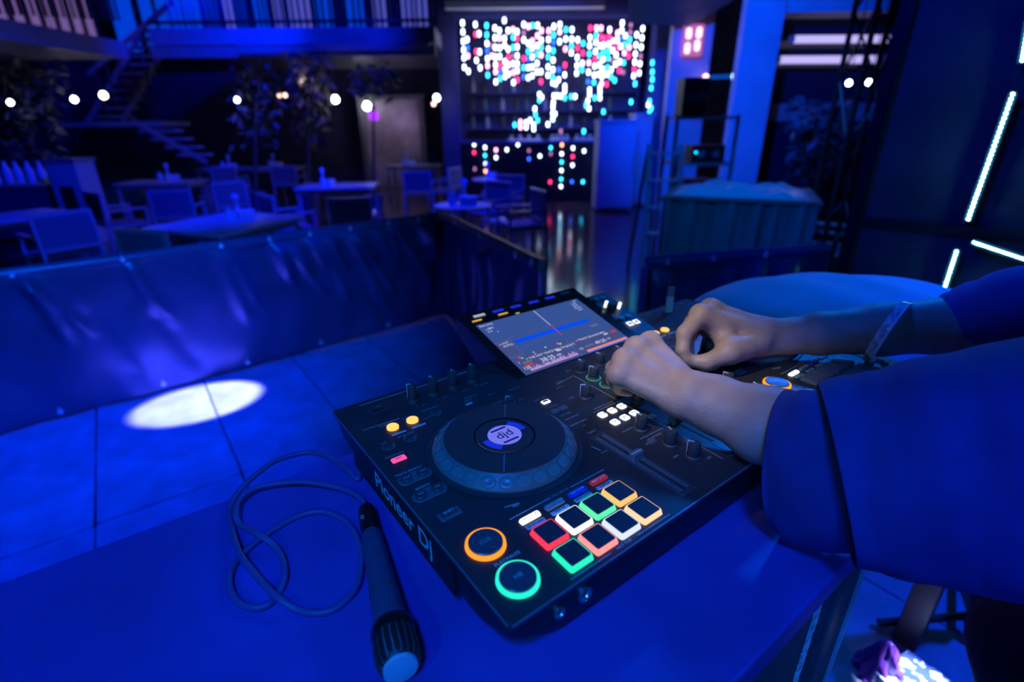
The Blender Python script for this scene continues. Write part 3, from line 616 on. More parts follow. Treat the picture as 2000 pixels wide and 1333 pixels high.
# ------------------------------------------------------------------ the person at the controller
def sdf_mesh(groups, h, kk):
    """skin grown over tapered limbs; groups = [(k, [(a, b, ra, rb), ...]), ...] blended smoothly"""
    allc = [c_ for k, g in groups for c_ in g]
    lo = np.min([np.minimum(c_[0], c_[1])-max(c_[2], c_[3]) for c_ in allc], 0)-4*h-.01
    hi = np.max([np.maximum(c_[0], c_[1])+max(c_[2], c_[3]) for c_ in allc], 0)+4*h+.01
    n = np.ceil((hi-lo)/h).astype(int)+1
    F = np.full(n, 1.0, np.float32)
    def smin(a, b, k):
        q = np.clip(.5+.5*(b-a)/k, 0, 1); return b*(1-q)+a*q-k*q*(1-q)
    for k, g in groups:
        G = np.full(n, 1.0, np.float32)
        for a, b, ra, rb in g:
            a, b = np.array(a, np.float32), np.array(b, np.float32); R = max(ra, rb)+.035
            i0 = np.maximum(np.floor((np.minimum(a, b)-R-lo)/h).astype(int), 0); i1 = np.minimum(np.ceil((np.maximum(a, b)+R-lo)/h).astype(int)+1, n)
            ax = [(lo[d]+h*np.arange(i0[d], i1[d])).astype(np.float32) for d in range(3)]
            X, Y, Z = np.meshgrid(*ax, indexing='ij'); ba = b-a; L2 = float(ba@ba)+1e-12
            t = np.clip(((X-a[0])*ba[0]+(Y-a[1])*ba[1]+(Z-a[2])*ba[2])/L2, 0, 1)
            d = np.sqrt((X-a[0]-t*ba[0])**2+(Y-a[1]-t*ba[1])**2+(Z-a[2]-t*ba[2])**2)-(ra+(rb-ra)*t)
            sl = tuple(slice(i0[q], i1[q]) for q in range(3)); G[sl] = smin(G[sl], d, k)
        F = smin(F, G, kk) if kk else np.minimum(F, G)
    Sg = F < 0; c8 = [(i, j, k) for i in (0, 1) for j in (0, 1) for k in (0, 1)]
    m = n-1; cnt = np.zeros(m, np.float32); acc = np.zeros((*m, 3), np.float32)
    def cut(o): return tuple(slice(o[q], o[q]+m[q]) for q in range(3))
    for a in c8:
        for q in range(3):
            if a[q] == 0:
                b = tuple(a[r]+(1 if r == q else 0) for r in range(3)); fa, fb = F[cut(a)], F[cut(b)]
                x = (Sg[cut(a)] != Sg[cut(b)]); t = np.where(x, fa/np.where(x, fa-fb, 1), 0)
                cnt += x
                for r in range(3): acc[..., r] += np.where(x, a[r]+(t if r == q else 0), 0)
    act = cnt > 0; idx = np.full(m, -1, np.int64); idx[act] = np.arange(act.sum())
    ii = np.argwhere(act); V = lo+h*(ii+acc[act]/cnt[act][:, None])
    faces = []
    for q in range(3):
        o1, o2 = (q+1) % 3, (q+2) % 3
        s0 = [slice(0, n[r]-1) if r == q else slice(1, n[r]-1) for r in range(3)]; s1 = list(s0); s1[q] = slice(1, n[q])
        A, B = Sg[tuple(s0)], Sg[tuple(s1)]; e = np.argwhere(A != B); fl = A[A != B]
        for r in range(3):
            if r != q: e[:, r] += 1
        def cell(d1, d2):
            c_ = e.copy(); c_[:, o1] -= d1; c_[:, o2] -= d2; return idx[c_[:, 0], c_[:, 1], c_[:, 2]]
        Q = np.stack([cell(1, 1), cell(0, 1), cell(0, 0), cell(1, 0)], -1); Q[~fl] = Q[~fl][:, ::-1]; faces.append(Q)
    return V, np.concatenate(faces)
def join_mesh(name, parts):
    V, Fq, o = [], [], 0
    for v, f in parts: V.append(np.asarray(v)); Fq += (np.asarray(f)+o).tolist(); o += len(v)
    me = bpy.data.meshes.new(name); me.from_pydata(np.concatenate(V).tolist(), [], Fq); me.update(); return me
def chain(pts): return [(pts[i][0], pts[i+1][0], pts[i][1], pts[i+1][1]) for i in range(len(pts)-1)]
def K(px, py, d, r): return (np.array(dep(px, py, d)), r)
# --- near (left) arm and hand
nearp = [K(1350, 752, .600, .0135), K(1340, 760, .590, .0135), K(1331, 772, .580, .0135), K(1321, 786, .574, .0130)]
nearm = [K(1270, 669, .645, .0122), K(1243, 681, .630, .0125), K(1221, 704, .612, .0120), K(1208, 733, .596, .0110)]
palm = []
for a, b in zip(nearp, nearm): palm += chain([a, b])
palm += [(nearm[i][0], nearm[i+1][0], .010, .010) for i in range(3)] + chain([K(1345, 770, .60, .014), K(1280, 715, .632, .013)]) + chain([K(1335, 780, .600, .014), K(1250, 735, .622, .013)])
farm = chain([K(1322, 752, .592, .017), K(1352, 762, .578, .0195), K(1400, 776, .570, .0225), K(1490, 812, .545, .0300), K(1700, 850, .50, .037), K(2000, 905, .43, .042)])
farm += chain([K(1316, 782, .578, .014), K(1342, 786, .571, .0180), K(1395, 806, .562, .0225), K(1485, 846, .535, .0300), K(1700, 880, .48, .037), K(2000, 925, .42, .042)])
fingers = [chain([nearm[0], K(1230, 688, .672, .0098), K(1222, 722, .668, .0086), K(1226, 740, .660, .0078)]),
           chain([nearm[1], K(1218, 702, .655, .0100), K(1207, 730, .652, .0088), K(1212, 750, .644, .0078)]),
           chain([nearm[2], K(1198, 720, .634, .0096), K(1199, 744, .634, .0086), K(1208, 760, .630, .0076)]),
           chain([nearm[3], K(1204, 749, .612, .0086), K(1216, 760, .620, .0076), K(1228, 765, .626, .0068)]),
           chain([K(1330, 745, .61, .013), K(1290, 735, .648, .012), K(1258, 738, .660, .0100), K(1240, 742, .664, .0085)])]
kn = [(p-np.array(FW)*.004, p-np.array(FW)*.004, r*.80, r*.80) for p, r in nearm]
A1 = sdf_mesh([(.012, palm+farm), (.004, kn)]+[(.004, f) for f in fingers], .0021, .0065)
# --- far (right) arm and hand
cm = [K(1492, 656, .748, .0150), K(1492, 642, .762, .0150), K(1495, 642, .778, .0150), K(1500, 655, .79, .0145)]
mc = [K(1369, 616, .732, .0130), K(1388, 604, .755, .0130), K(1398, 608, .780, .0125), K(1408, 616, .80, .0115)]
palm = []
for a, b in zip(cm, mc): palm += chain([a, b])
palm += [(mc[i][0], mc[i+1][0], .0105, .0105) for i in range(3)]
palm += chain([K(1480, 672, .740, .0170), K(1423, 688, .716, .0165)]) + chain([mc[0], K(1408, 648, .738, .0135), K(1424, 684, .720, .0150)]) + chain([K(1440, 655, .75, .016), K(1470, 665, .752, .017)])
farm = chain([K(1480, 645, .762, .017), K(1540, 650, .766, .0200), K(1600, 643, .758, .0235), K(1720, 636, .738, .0305), K(1838, 630, .72, .033), K(2000, 610, .67, .038)])
farm += chain([K(1480, 678, .755, .016), K(1540, 664, .764, .0195), K(1600, 661, .757, .0235), K(1720, 652, .738, .0305), K(1838, 645, .72, .033), K(2000, 630, .67, .038)])
fingers = [chain([mc[0], K(1337, 652, .716, .0112), K(1333, 684, .712, .0092), K(1340, 701, .712, .0080)]),
           chain([mc[1], K(1352, 631, .747, .0112), K(1343, 668, .742, .0092), K(1346, 694, .732, .0080)]),
           chain([mc[2], K(1366, 636, .785, .0105), K(1352, 668, .782, .0088), K(1352, 692, .770, .0078)]),
           chain([mc[3], K(1385, 640, .81, .0092), K(1366, 664, .812, .0080), K(1362, 684, .800, .0070)]),
           chain([K(1450, 680, .728, .0165), K(1423, 690, .714, .0150), K(1380, 708, .709, .0112), K(1352, 706, .714, .0090)])]
A2 = sdf_mesh([(.012, palm+farm), (.004, [(p-np.array(FW)*.003+np.array(UP)*.002,)*2+(r*.85, r*.85) for p, r in mc[:2]])]+[(.004, f) for f in fingers], .0023, .0065)
# --- head, neck, trunk, legs (outside the photograph)
N = lambda *a: np.array(a, float)
hx, hy, hz = .72, -.36, 1.60
trunk = [(N(.72, -.42, 1.0), N(.72, -.42, 1.28), .12, .13), (N(.60, -.42, 1.33), N(.84, -.42, 1.34), .07, .07), (N(.72, -.41, 1.36), N(hx, hy-.01, hz-.07), .055, .052)]
head = [(N(hx, hy-.02, hz+.03), N(hx, hy+.01, hz+.02), .088, .082), (N(hx, hy+.03, hz-.05), N(hx, hy+.045, hz-.08), .062, .045), (N(hx, hy+.092, hz+.01), N(hx, hy+.108, hz-.025), .010, .014),
        (N(hx-.022, hy+.088, hz-.062), N(hx+.022, hy+.088, hz-.062), .009, .009), (N(hx-.084, hy-.01, hz+.01), N(hx-.086, hy-.012, hz-.03), .012, .009), (N(hx+.084, hy-.01, hz+.01), N(hx+.086, hy-.012, hz-.03), .012, .009)]
A3 = sdf_mesh([(.04, trunk), (.012, head)], .006, .03)
person = thing('person', 'person in a loose navy shirt with both hands on the controller knobs', 'person', (0, 0, 0))
m_skin = mat('skin', (.52, .33, .25), .5, var=.10, vscale=55, bump=.12, bscale=260, sss=.08)
bd = obj('body', join_mesh('body', [A1, A2, A3]), m_skin, person, smooth=True)
sm = bd.modifiers.new('soften', 'SMOOTH'); sm.factor = .5; sm.iterations = 3
# face features and hair
for s in (-1, 1):
    e = obj('eye', lathe(BM(), [(.001, -.011), (.008, -.008), (.0112, 0), (.008, .008), (.001, .011)], 14, (hx+s*.032, hy+.078, hz+.014)), mat('eye_white', (.8, .8, .8), .2), bd, smooth=True)
    obj('iris', lathe(BM(), [(.0052, -.0005), (.0050, .0008), (.001, .001)], 14, (hx+s*.032, hy+.0892, hz+.014), Matrix.Rotation(math.radians(-90), 4, 'X')), m_black, e)
hv, hq = sdf_mesh([(.02, [(N(hx, hy-.035, hz+.055), N(hx, hy+.015, hz+.07), .092, .080), (N(hx-.02, hy-.06, hz), N(hx+.02, hy-.06, hz), .078, .078)])], .006, 0)
obj('hair', join_mesh('hair', [(hv, hq)]), mat('dark_hair', (.03, .022, .018), .6, bump=.8, bscale=120, stretch=(1, 1, .1)), person, smooth=True)
# --- shirt: trunk and two wide sleeves, one mesh
m_shirt = mat('navy_cotton', (.05, .055, .24), .85, var=.15, vscale=25, bump=.35, bscale=14)
def sleeve(keys, vdir, n=48, m=10, seed=0, fold=.03):
    """keys: (centre, half height, half width); returns open tube rings"""
    C_ = [Vector(k[0]) for k in keys]; rr = random.Random(seed); ph = [rr.uniform(0, 6) for _ in range(6)]; rings = []
    pts = spline(C_, m); T = len(pts)-1
    for i, p in enumerate(pts):
        f = i/T*(len(keys)-1); j = min(int(f), len(keys)-2); t = f-j; t = t*t*(3-2*t)
        hv_ = keys[j][1]*(1-t)+keys[j+1][1]*t; hu = keys[j][2]*(1-t)+keys[j+1][2]*t
        ax = (pts[min(i+1, T)]-pts[max(i-1, 0)]).normalized(); vd = Vector(vdir); v = (vd-ax*vd.dot(ax)).normalized(); u = ax.cross(v)
        s = i/T; ring_ = []
        for k in range(n):
            a = 2*math.pi*k/n
            w_ = 1+fold*(math.sin(3*a+7*s+ph[0])*.6+math.sin(5*a-11*s+ph[1])*.4+.5*math.sin(2*a+19*s+ph[2])*math.sin(a+ph[3]))
            ring_.append(p+v*(hv_*w_*math.cos(a))+u*(hu*w_*math.sin(a)))
        rings.append(ring_)
    return rings
def rings_np(rings, thick=.0025):
    n = len(rings[0]); V = np.array([[tuple(p) for p in r] for r in rings]); c_ = V.mean(1, keepdims=True)
    inn = c_+(V-c_)*(1-thick/np.maximum(np.linalg.norm(V-c_, axis=2, keepdims=True), 1e-4)); R = len(rings)
    AV = np.concatenate([V.reshape(-1, 3), inn.reshape(-1, 3)]); F = []
    for i in range(R-1):
        for k in range(n):
            a, b, c2, d = i*n+k, i*n+(k+1) % n, (i+1)*n+(k+1) % n, (i+1)*n+k; F.append((a, b, c2, d)); o = R*n; F.append((d+o, c2+o, b+o, a+o))
    for k in range(n): a, b, o = k, (k+1) % n, R*n; F.append((b, a, a+o, b+o))
    return AV, np.array(F)
vd = UP*.97-RT*.22
outer = sleeve([(dep(1632, 927, .489), .0862, .072), (dep(1680, 925, .480), .0900, .070), (dep(1750, 925, .466), .096, .072), (dep(1850, 919, .447), .103, .08), (dep(2000, 916, .42), .1065, .09), ((.43, -.26, 1.12), .105, .10), ((.48, -.34, 1.22), .10, .105), ((.55, -.40, 1.31), .09, .10)], vd, seed=3, fold=.028)
inner = sleeve([(dep(1527, 903, .528), .0765, .048), (dep(1600, 918, .503), .080, .055), (dep(1760, 925, .464), .082, .06)], vd, seed=5, fold=.03)
far = sleeve([(dep(1842, 637, .72), .0365, .036), (dep(1870, 630, .712), .044, .042), (dep(1920, 620, .695), .052, .050), (dep(2000, 612, .67), .062, .058), ((.84, -.18, 1.10), .075, .07), ((.89, -.31, 1.22), .09, .09), ((.87, -.40, 1.32), .095, .10)], UP, seed=8, fold=.02)
tv, tf = sdf_mesh([(.06, [(N(.66, -.43, .88), N(.65, -.43, 1.26), .150, .135), (N(.78, -.43, .88), N(.79, -.43, 1.26), .150, .135), (N(.57, -.42, 1.33), N(.87, -.42, 1.33), .075, .075)])], .009, 0)
sh = obj('shirt', join_mesh('shirt', [rings_np(outer), rings_np(far), (tv, tf)]), m_shirt, person, smooth=True)
obj('under_sleeve', join_mesh('under_sleeve', [rings_np(inner)]), m_shirt, person, smooth=True)
lv, lf = sdf_mesh([(.05, [(N(.63, -.41, .90), N(.62, -.33, .50), .115, .075), (N(.62, -.33, .50), N(.61, -.40, .12), .075, .060), (N(.81, -.42, .90), N(.85, -.26, .55), .115, .078), (N(.85, -.26, .55), N(.86, -.36, .12), .078, .060)])], .008, 0)
obj('trousers', join_mesh('trousers', [(lv, lf)]), mat('black_denim', (.03, .032, .04), .8, bump=.1, bscale=200), person, smooth=True)
for x, y in ((.61, -.36), (.86, -.32)):
    bm = BM(); loft(bm, [[(x+px_*s_, y+py_*s_+.03, z_) for px_, py_ in rrect(0, 0, .10, .27, .05, 6)] for s_, z_ in ((.95, .004), (1.0, .03), (.9, .07), (.55, .11))]); obj('shoe', bm, m_black, person, smooth=50)
# --- bracelet on the far wrist, slip of paper pinched in the fingers
cb = dep(1731, 651, .737); vb = (cb-CAM).normalized(); nb = RT*.915-UP*.39; nb = (nb-vb*(nb.dot(vb)+.06)).normalized(); Mb = nb.to_track_quat('Z', 'Y').to_matrix().to_4x4()
br = thing('bracelet', 'clear shiny plastic bracelet on the far forearm', 'bracelet', cb)
prof = [(.0462, -.0060), (.0485, -.0062), (.0494, 0), (.0485, .0062), (.0462, .0060)]
def band(pr, n=72):
    bm = BM(); R = []
    for r_, z_ in pr: R.append([bm.verts.new(Mb @ Vector((r_*math.cos(2*math.pi*k/n), r_*math.sin(2*math.pi*k/n), z_))) for k in range(n)])
    for i in range(len(R)):
        a, b = R[i], R[(i+1) % len(R)]
        for k in range(n): bm.faces.new((a[k], a[(k+1) % n], b[(k+1) % n], b[k]))
    return bm
obj('band', band(prof), mat('shiny_plastic', (.66, .76, .88), .14, spec=.9, var=.7, vscale=120), br, smooth=40)
obj('edge_line', band([(.0486, .0034), (.0500, .0034), (.0500, .0064), (.0486, .0064)]), mat('pale_edge', (.75, .85, .95), .2), br)
a, b = dep(1346, 702, .728), dep(1371, 658, .742)
sl = BM(); q = (b-a).normalized(); sd = q.cross(FW).normalized()*.0055; nn = sd.cross(q).normalized()*.0008
loft(sl, [[a-sd-nn, a+sd*.2-nn, a+sd*.2+nn, a-sd+nn], [a.lerp(b, .5)-sd-nn*2, a.lerp(b, .5)+sd-nn, a.lerp(b, .5)+sd+nn, a.lerp(b, .5)-sd+nn], [b-sd*.1-nn, b+sd-nn, b+sd+nn, b-sd*.1+nn]])
tag(obj('paper_slip', sl, mat('white_paper', (.75, .82, .85), .6)), 'small pale folded paper slip pinched between thumb and finger', 'paper')
# ------------------------------------------------------------------ tarpaulin barriers round the stage
random.seed(11)
m_tarp = mat('black_vinyl_tarp', (.030, .060, .13), .36, var=.2, vscale=5, bump=.06, bscale=40)
m_rail = mat('painted_rail', (.30, .32, .36), .35, metal=.3)
m_eye = mat('eyelet_metal', (.75, .80, .85), .3, metal=.5)
def barrier(name, label, A, B, folds, eyes, low, H=.725, style=0, post_a=True, post_b=True):
    A, B = Vector(A), Vector(B); T = (B-A); L_ = T.length; T.normalize(); Nn = Vector((T.y, -T.x, 0))       # towards the stage
    if Nn.dot(Vector((.4, .2, 0))-A) < 0: Nn = -Nn
    f = thing(name, label, 'barrier', A)
    bm = BM(); bar(bm, Vector((0, 0, H)), T*L_+Vector((0, 0, H)), .045, .045); obj('top_rail', bm, m_rail, f, bevel=.004)
    bm = BM(); bar(bm, Vector((0, 0, .07)), T*L_+Vector((0, 0, .07)), .03, .03); obj('bottom_rail', bm, m_blackm, f)
    k = max(2, int(L_/1.1)+1)
    for i in range(k+1):
        p = T*(L_*i/k)
        if (i == 0 and not post_a) or (i == k and not post_b): continue
        obj('post', box(BM(), p.x-.02, p.x+.02, p.y-.02, p.y+.02, 0.0, H-.02), m_rail, f)
    def fn(u, v):
        s = u*L_; hh = v; z = .012+(H+.018)*v
        d = 0.0
        for (c_, tilt, wdt, amp, v0, v1) in folds:
            x = s-(c_+tilt*(1-v)); e = math.exp(-(x/wdt)**2); w_ = max(0, min(1, (v-v0)/.15))*max(0, min(1, (v1-v)/.10)); d += amp*e*w_
        d += .006*math.sin(s*9+3*v)+.004*math.sin(s*23-6*v+1)*(1-v)*1.5+.006*math.sin(4*v*math.pi)*math.sin(s*5)
        top = max(0, (v-.93)/.07); d = d*(1-top)+.0255*top*0+.010*(1-top)
        return T*s+Nn*(.026+d)+Vector((0, 0, z))
    bm = BM(); grid(bm, int(L_*55), 44, fn); obj('tarpaulin', bm, m_tarp, f, smooth=True)
    def hem(u, v):
        a = math.radians(-35+250*v); R_ = .036; return T*(u*L_)+Nn*(R_*math.cos(a)+.002)+Vector((0, 0, H-.002+R_*math.sin(a)))
    bm = BM(); grid(bm, int(L_*10), 14, hem); obj('hem_wrap', bm, m_tarp, f, smooth=True)
    src = None
    for (s, v) in [(e, .968) for e in eyes]+[(e, .035) for e in low]:
        p = fn(s/L_, v)+Nn*(.006 if v > .5 else .002); Mx = Nn.to_track_quat('Z', 'Y').to_matrix().to_4x4()
        bm = BM(); lathe(bm, [(.0125, 0), (.012, .004), (.008, .005), (.004, .002)], 14, p, Mx); bar(bm, p, p+Vector((0, 0, .025))+Nn*.004, .005)
        obj('eyelet', bm, m_eye, f, smooth=40)
    return f
LA, LB = Vector((-2.55, 2.812, 0)), Vector((1.60, 3.055, 0)); LL = (LB-LA).length
def along(px, py, z): p = onz(px, py, z); return max(.03, min(LL-.03, p.x-LA.x))
et = [along(a, b, .70) for a, b in ((31, 547), (243, 514), (425, 482), (516, 470), (592, 460), (665, 448), (737, 438), (792, 430))]
el = [along(a, b, .03) for a, b in ((120, 805), (320, 748), (480, 703), (622, 665), (752, 632))]
folds = []
rr = random.Random(5)
for e in et:
    for q in range(2): folds.append((e-.02+rr.uniform(-.03, .05), rr.uniform(.15, .5), rr.uniform(.018, .035), rr.uniform(.022, .042), rr.uniform(.25, .55), .97))
for k in range(7): folds.append((et[3]+.10*k, .20+.05*k, .022, .036, .60, .95))
for k in range(14): folds.append((rr.uniform(.2, LL-.1), rr.uniform(.1, .6), rr.uniform(.03, .07), rr.uniform(-.03, .03), .02, rr.uniform(.6, .95)))
folds += [(LL-.02, -.45, .05, .035, .62, .98), (LL-.05, -.10, .04, .03, .05, .95)]
fl = barrier('tarp_barrier', 'long low rail barrier covered in dark tarpaulin behind the lit tiles', LA, LB, folds, et, el, post_b=True)
rr = random.Random(9); RL = (Vector((1.33, 1.56, 0))-Vector((1.66, 3.055, 0))).length
folds = [(rr.uniform(0, RL), rr.uniform(-.06, .06), rr.uniform(.02, .05), rr.uniform(.01, .03), .02, .93) for k in range(18)]
barrier('tarp_barrier', 'short tarpaulin barrier running from the corner towards the screen', (1.655, 3.03, 0), (1.33, 1.56, 0), folds, [.35, .8, 1.3, RL-.06], [.5, 1.1], post_a=False)
folds = [(rr.uniform(0, 1.0), rr.uniform(-.05, .05), rr.uniform(.02, .05), rr.uniform(.01, .025), .02, .93) for k in range(9)]
barrier('tarp_barrier', 'tarpaulin barrier on the other side of the stage opening', (1.76, 1.30, 0), (2.66, .91, 0), folds, [.08, .32, .6], [.3, .7])

# ------------------------------------------------------------------ black panel with light bars, truss
PA, PB = at(1712, 270, 3.1), at(2120, 270, 2.55)
Pt = Vector((PB.x-PA.x, PB.y-PA.y, 0)).normalized(); Pn = Vector((Pt.y, -Pt.x, 0))
if Pn.dot(CAM-PA) < 0: Pn = -Pn
def onpanel(px, py, off=.0):
    v = FW + RT*((px-1000)/FPX) - UP*((py-666.5)/FPX); o = PA+Pn*off
    return CAM+v*((o-CAM).dot(Pn)/v.dot(Pn))
m_gloss = mat('gloss_black_panel', (.06, .065, .075), .36, var=.3, vscale=3)
pn = thing('stage_panel', 'tall glossy black panel carrying the cyan light bars', 'panel', (PA.x, PA.y, 0))
bm = BM(); q = Pt*2.2; b_ = -Pn*.06; prism(bm, [(0, 0), (q.x, q.y), (q.x+b_.x, q.y+b_.y), (b_.x, b_.y)], 0.0, 3.8); obj('sheet', bm, m_gloss, pn)
bm = BM(); bar(bm, (0, 0, 0), (0, 0, 3.8), .07); obj('frame_post', bm, m_blackm, pn)
bm = BM(); a_ = onpanel(1900, 452, .03)-pn.location; bar(bm, Vector((0, 0, a_.z)), Pt*2.2+Vector((0, 0, a_.z)), .05); obj('cross_bar', bm, m_black, pn)
m_led = glow('cyan_led', (.16, .66, 1.0), 70.0, True); m_ledc = mat('led_channel', (.03, .035, .04), .3)
def light_bar(p0, p1, n, label, off=.07):
    a, b = onpanel(*p0, off), onpanel(*p1, off); t = thing('light_bar', label, 'light bar', a, group='cyan light bars on the black panel')
    ax = (b-a).normalized(); bm = BM(); bar(bm, -Pn*.014-ax*.01, (b-a)-Pn*.014+ax*.01, .032, .014, Pn); obj('channel', bm, m_ledc, t)
    for s in (.12, .88):
        bm = BM(); p = (b-a)*s-Pn*.014; bar(bm, p, p-Pn*(off-.014), .014); obj('bracket', bm, m_ledc, t)
    src = None; r_ = min(.0075, (b-a).length/(n-1)*.26)
    for k in range(n):
        p = (b-a)*(k/(n-1))
        if src is None: src = o = obj('led', lathe(BM(), [(r_*.5, -r_*.8), (r_, 0), (r_*.5, r_*.8)], 10), m_led, t, smooth=True)
        else: o = share('led', src, t)
        o.location = p
light_bar((1978, 184), (1891, 428), 29, 'long upright cyan light bar high on the black panel')
light_bar((1868, 492), (1836, 590), 16, 'short upright cyan light bar low on the black panel just above the far sleeve')
light_bar((1902, 474), (2040, 520), 24, 'slanting cyan light bar reaching the frame edge')
light_bar((2010, 40), (1996, 118), 10, 'upright cyan light bar cut by the top frame corner')
# truss tower
tr0 = at(1690, 120, 4.6); tt = thing('truss_tower', 'black lattice truss tower standing before the window', 'truss', (tr0.x, tr0.y, HZ))
cs = []
for sx in (0, 1):
    for sy in (0, 1):
        p = RH*(.30*sx)+FH*(.30*sy); cs.append(p); obj('chord', tube(BM(), [p, p+Vector((0, 0, 5.5))], .024, 8), m_blackm, tt)
for (i, j) in ((0, 2), (1, 3), (0, 1), (2, 3)):
    for k in range(11):
        a, b = (i, j) if k % 2 else (j, i); obj('lacing', tube(BM(), [cs[a]+Vector((0, 0, .5*k)), cs[b]+Vector((0, 0, .5*k+.5))], .011, 6), m_blackm, tt)
# ------------------------------------------------------------------ draped counter right of the opening, things on it
dc0 = 4.3; dcp = at(1443, 388, dc0); ztop = dcp.z; o0 = Vector((CAM.x, CAM.y, 0))
FC = Vector((dcp.x-CAM.x, dcp.y-CAM.y, 0)).normalized(); RC = Vector((FC.y, -FC.x, 0))
dcn = thing('draped_counter', 'counter wrapped in dark pleated cloth behind the right barrier', 'counter', Vector((dcp.x, dcp.y, HZ)))
hw, hd, hh = .56, .9, ztop-HZ
m_drape = mat('dark_drape', (.09, .10, .12), .6, bump=.05, bscale=30)
def dl(a, d, z): return RC*a+FC*d+Vector((0, 0, z))
bm = BM(); pr = [dl(-hw, .0, 0), dl(hw, .0, 0), dl(hw, hd, 0), dl(-hw, hd, 0)]; prism(bm, [(p.x, p.y) for p in pr], .02, hh-.03); obj('frame', bm, m_black, dcn)
def drape(u, v):
    a = -hw-.02+(2*hw+.04)*u; rip = (.040*math.sin(u*34+2*math.sin(u*9))+.020*math.sin(u*71))*(1-.75*v); return dl(a, -.045-rip, .03+(hh-.05)*v)
bm = BM(); grid(bm, 120, 14, drape); obj('pleated_skirt', bm, m_drape, dcn, smooth=True)
def drape2(u, v): return dl(-hw-.03-.018*math.sin(u*26)*(1-v*.7), -.04+hd*u, .03+(hh-.05)*v)
bm = BM(); grid(bm, 50, 10, drape2); obj('side_skirt', bm, m_drape, dcn, smooth=True)
bm = BM(); pr = [dl(-hw-.04, -.06, 0), dl(hw+.04, -.06, 0), dl(hw+.04, hd+.03, 0), dl(-hw-.04, hd+.03, 0)]; prism(bm, [(p.x, p.y) for p in pr], hh-.028, hh); obj('worktop', bm, m_panel, dcn)
def heap(u, v):
    a = -hw*.95+hw*1.9*u; d = .02+hd*.9*v; e = min(1, 5*u, 5*(1-u), 5*v, 5*(1-v))
    return dl(a, d, hh+.003+e*(.03+.035*(math.sin(7*u+3*v)*math.sin(9*v+2*u))**2+.02*abs(math.sin(15*u-7*v))))
bm = BM(); grid(bm, 60, 30, heap)
hp = obj('crumpled_sheet', bm, mat('shiny_sheet', (.22, .24, .28), .3), smooth=True); hp.location = dcn.location; tag(hp, 'crumpled shiny sheet spread over the draped counter', 'sheet')
# stacked clutter left of the pillar: rack, step ladder, chair frame
rk0 = at(1368, 345, 6.6); rk = thing('equipment_rack', 'dark open equipment rack standing before the pillar', 'rack', (rk0.x, rk0.y, HZ))
rw = .36
for a in (-rw, rw):
    for d in (0, .45): bm = BM(); p = RH*a+FH*d; bar(bm, p, p+Vector((0, 0, 1.75)), .035); obj('upright', bm, m_steel, rk)
for z in (.25, .72, 1.18, 1.70):
    bm = BM(); pr = [RH*a+FH*d for a, d in ((-rw, -.02), (rw, -.02), (rw, .47), (-rw, .47))]; prism(bm, [(p.x, p.y) for p in pr], z, z+.03); obj('shelf', bm, m_steel, rk)
for k, (a, z, w_, hgt, nm, lab) in enumerate(((-.16, 1.73, .30, .42, 'speaker_box', 'black speaker box on top of the equipment rack'), (.08, 1.21, .40, .20, 'amplifier', 'dark amplifier on the upper shelf of the equipment rack'), (-.02, .75, .46, .26, 'storage_case', 'dark storage case on the middle shelf of the equipment rack'))):
    t = thing(nm, lab, nm.split('_')[-1], Vector((rk0.x, rk0.y, HZ+z))+RH*a+FH*.2)
    bm = BM(); pr = [RH*x+FH*y for x, y in rrect(0, 0, w_, .32, .02)]; prism(bm, [(p.x, p.y) for p in pr], 0, hgt); obj('cabinet', bm, m_black, t, bevel=.006)
    for s in (-1, 1):
        p = RH*(s*w_*.22)-FH*.162+Vector((0, 0, hgt*.5)); obj('dial', lathe(BM(), [(min(w_, hgt)*.22, 0), (min(w_, hgt)*.2, .008), (.01, .004)], 18, p, (-FH).to_track_quat('Z', 'Y').to_matrix().to_4x4()), m_steel, t)
    if nm == 'amplifier': obj('pilot_lamp', lathe(BM(), [(.012, 0), (.01, .012), (.002, .014)], 12, -FH*.163+RH*(-.16)+Vector((0, 0, .12)), (-FH).to_track_quat('Z', 'Y').to_matrix().to_4x4()), glow('pilot_cyan', (.0, .55, .9), 6), t)
ld0 = at(1306, 385, 5.6); ld = thing('step_ladder', 'pale folding step ladder leaning left of the equipment rack', 'ladder', (ld0.x, ld0.y, HZ))
for s in (-.17, .17):
    bm = BM(); bar(bm, RH*(s*1.15)-FH*.05, RH*s+FH*.32+Vector((0, 0, 1.45)), .035, .05); obj('stile', bm, m_rail, ld)
    bm = BM(); bar(bm, RH*(s*1.15)+FH*.75, RH*s+FH*.36+Vector((0, 0, 1.42)), .03, .03); obj('back_leg', bm, m_rail, ld)
for k in range(5):
    t = .18+.19*k; bm = BM(); c_ = FH*(-.05+.37*t)+Vector((0, 0, 1.45*t)); bar(bm, c_-RH*.19, c_+RH*.19, .08, .02); obj('tread', bm, m_rail, ld)
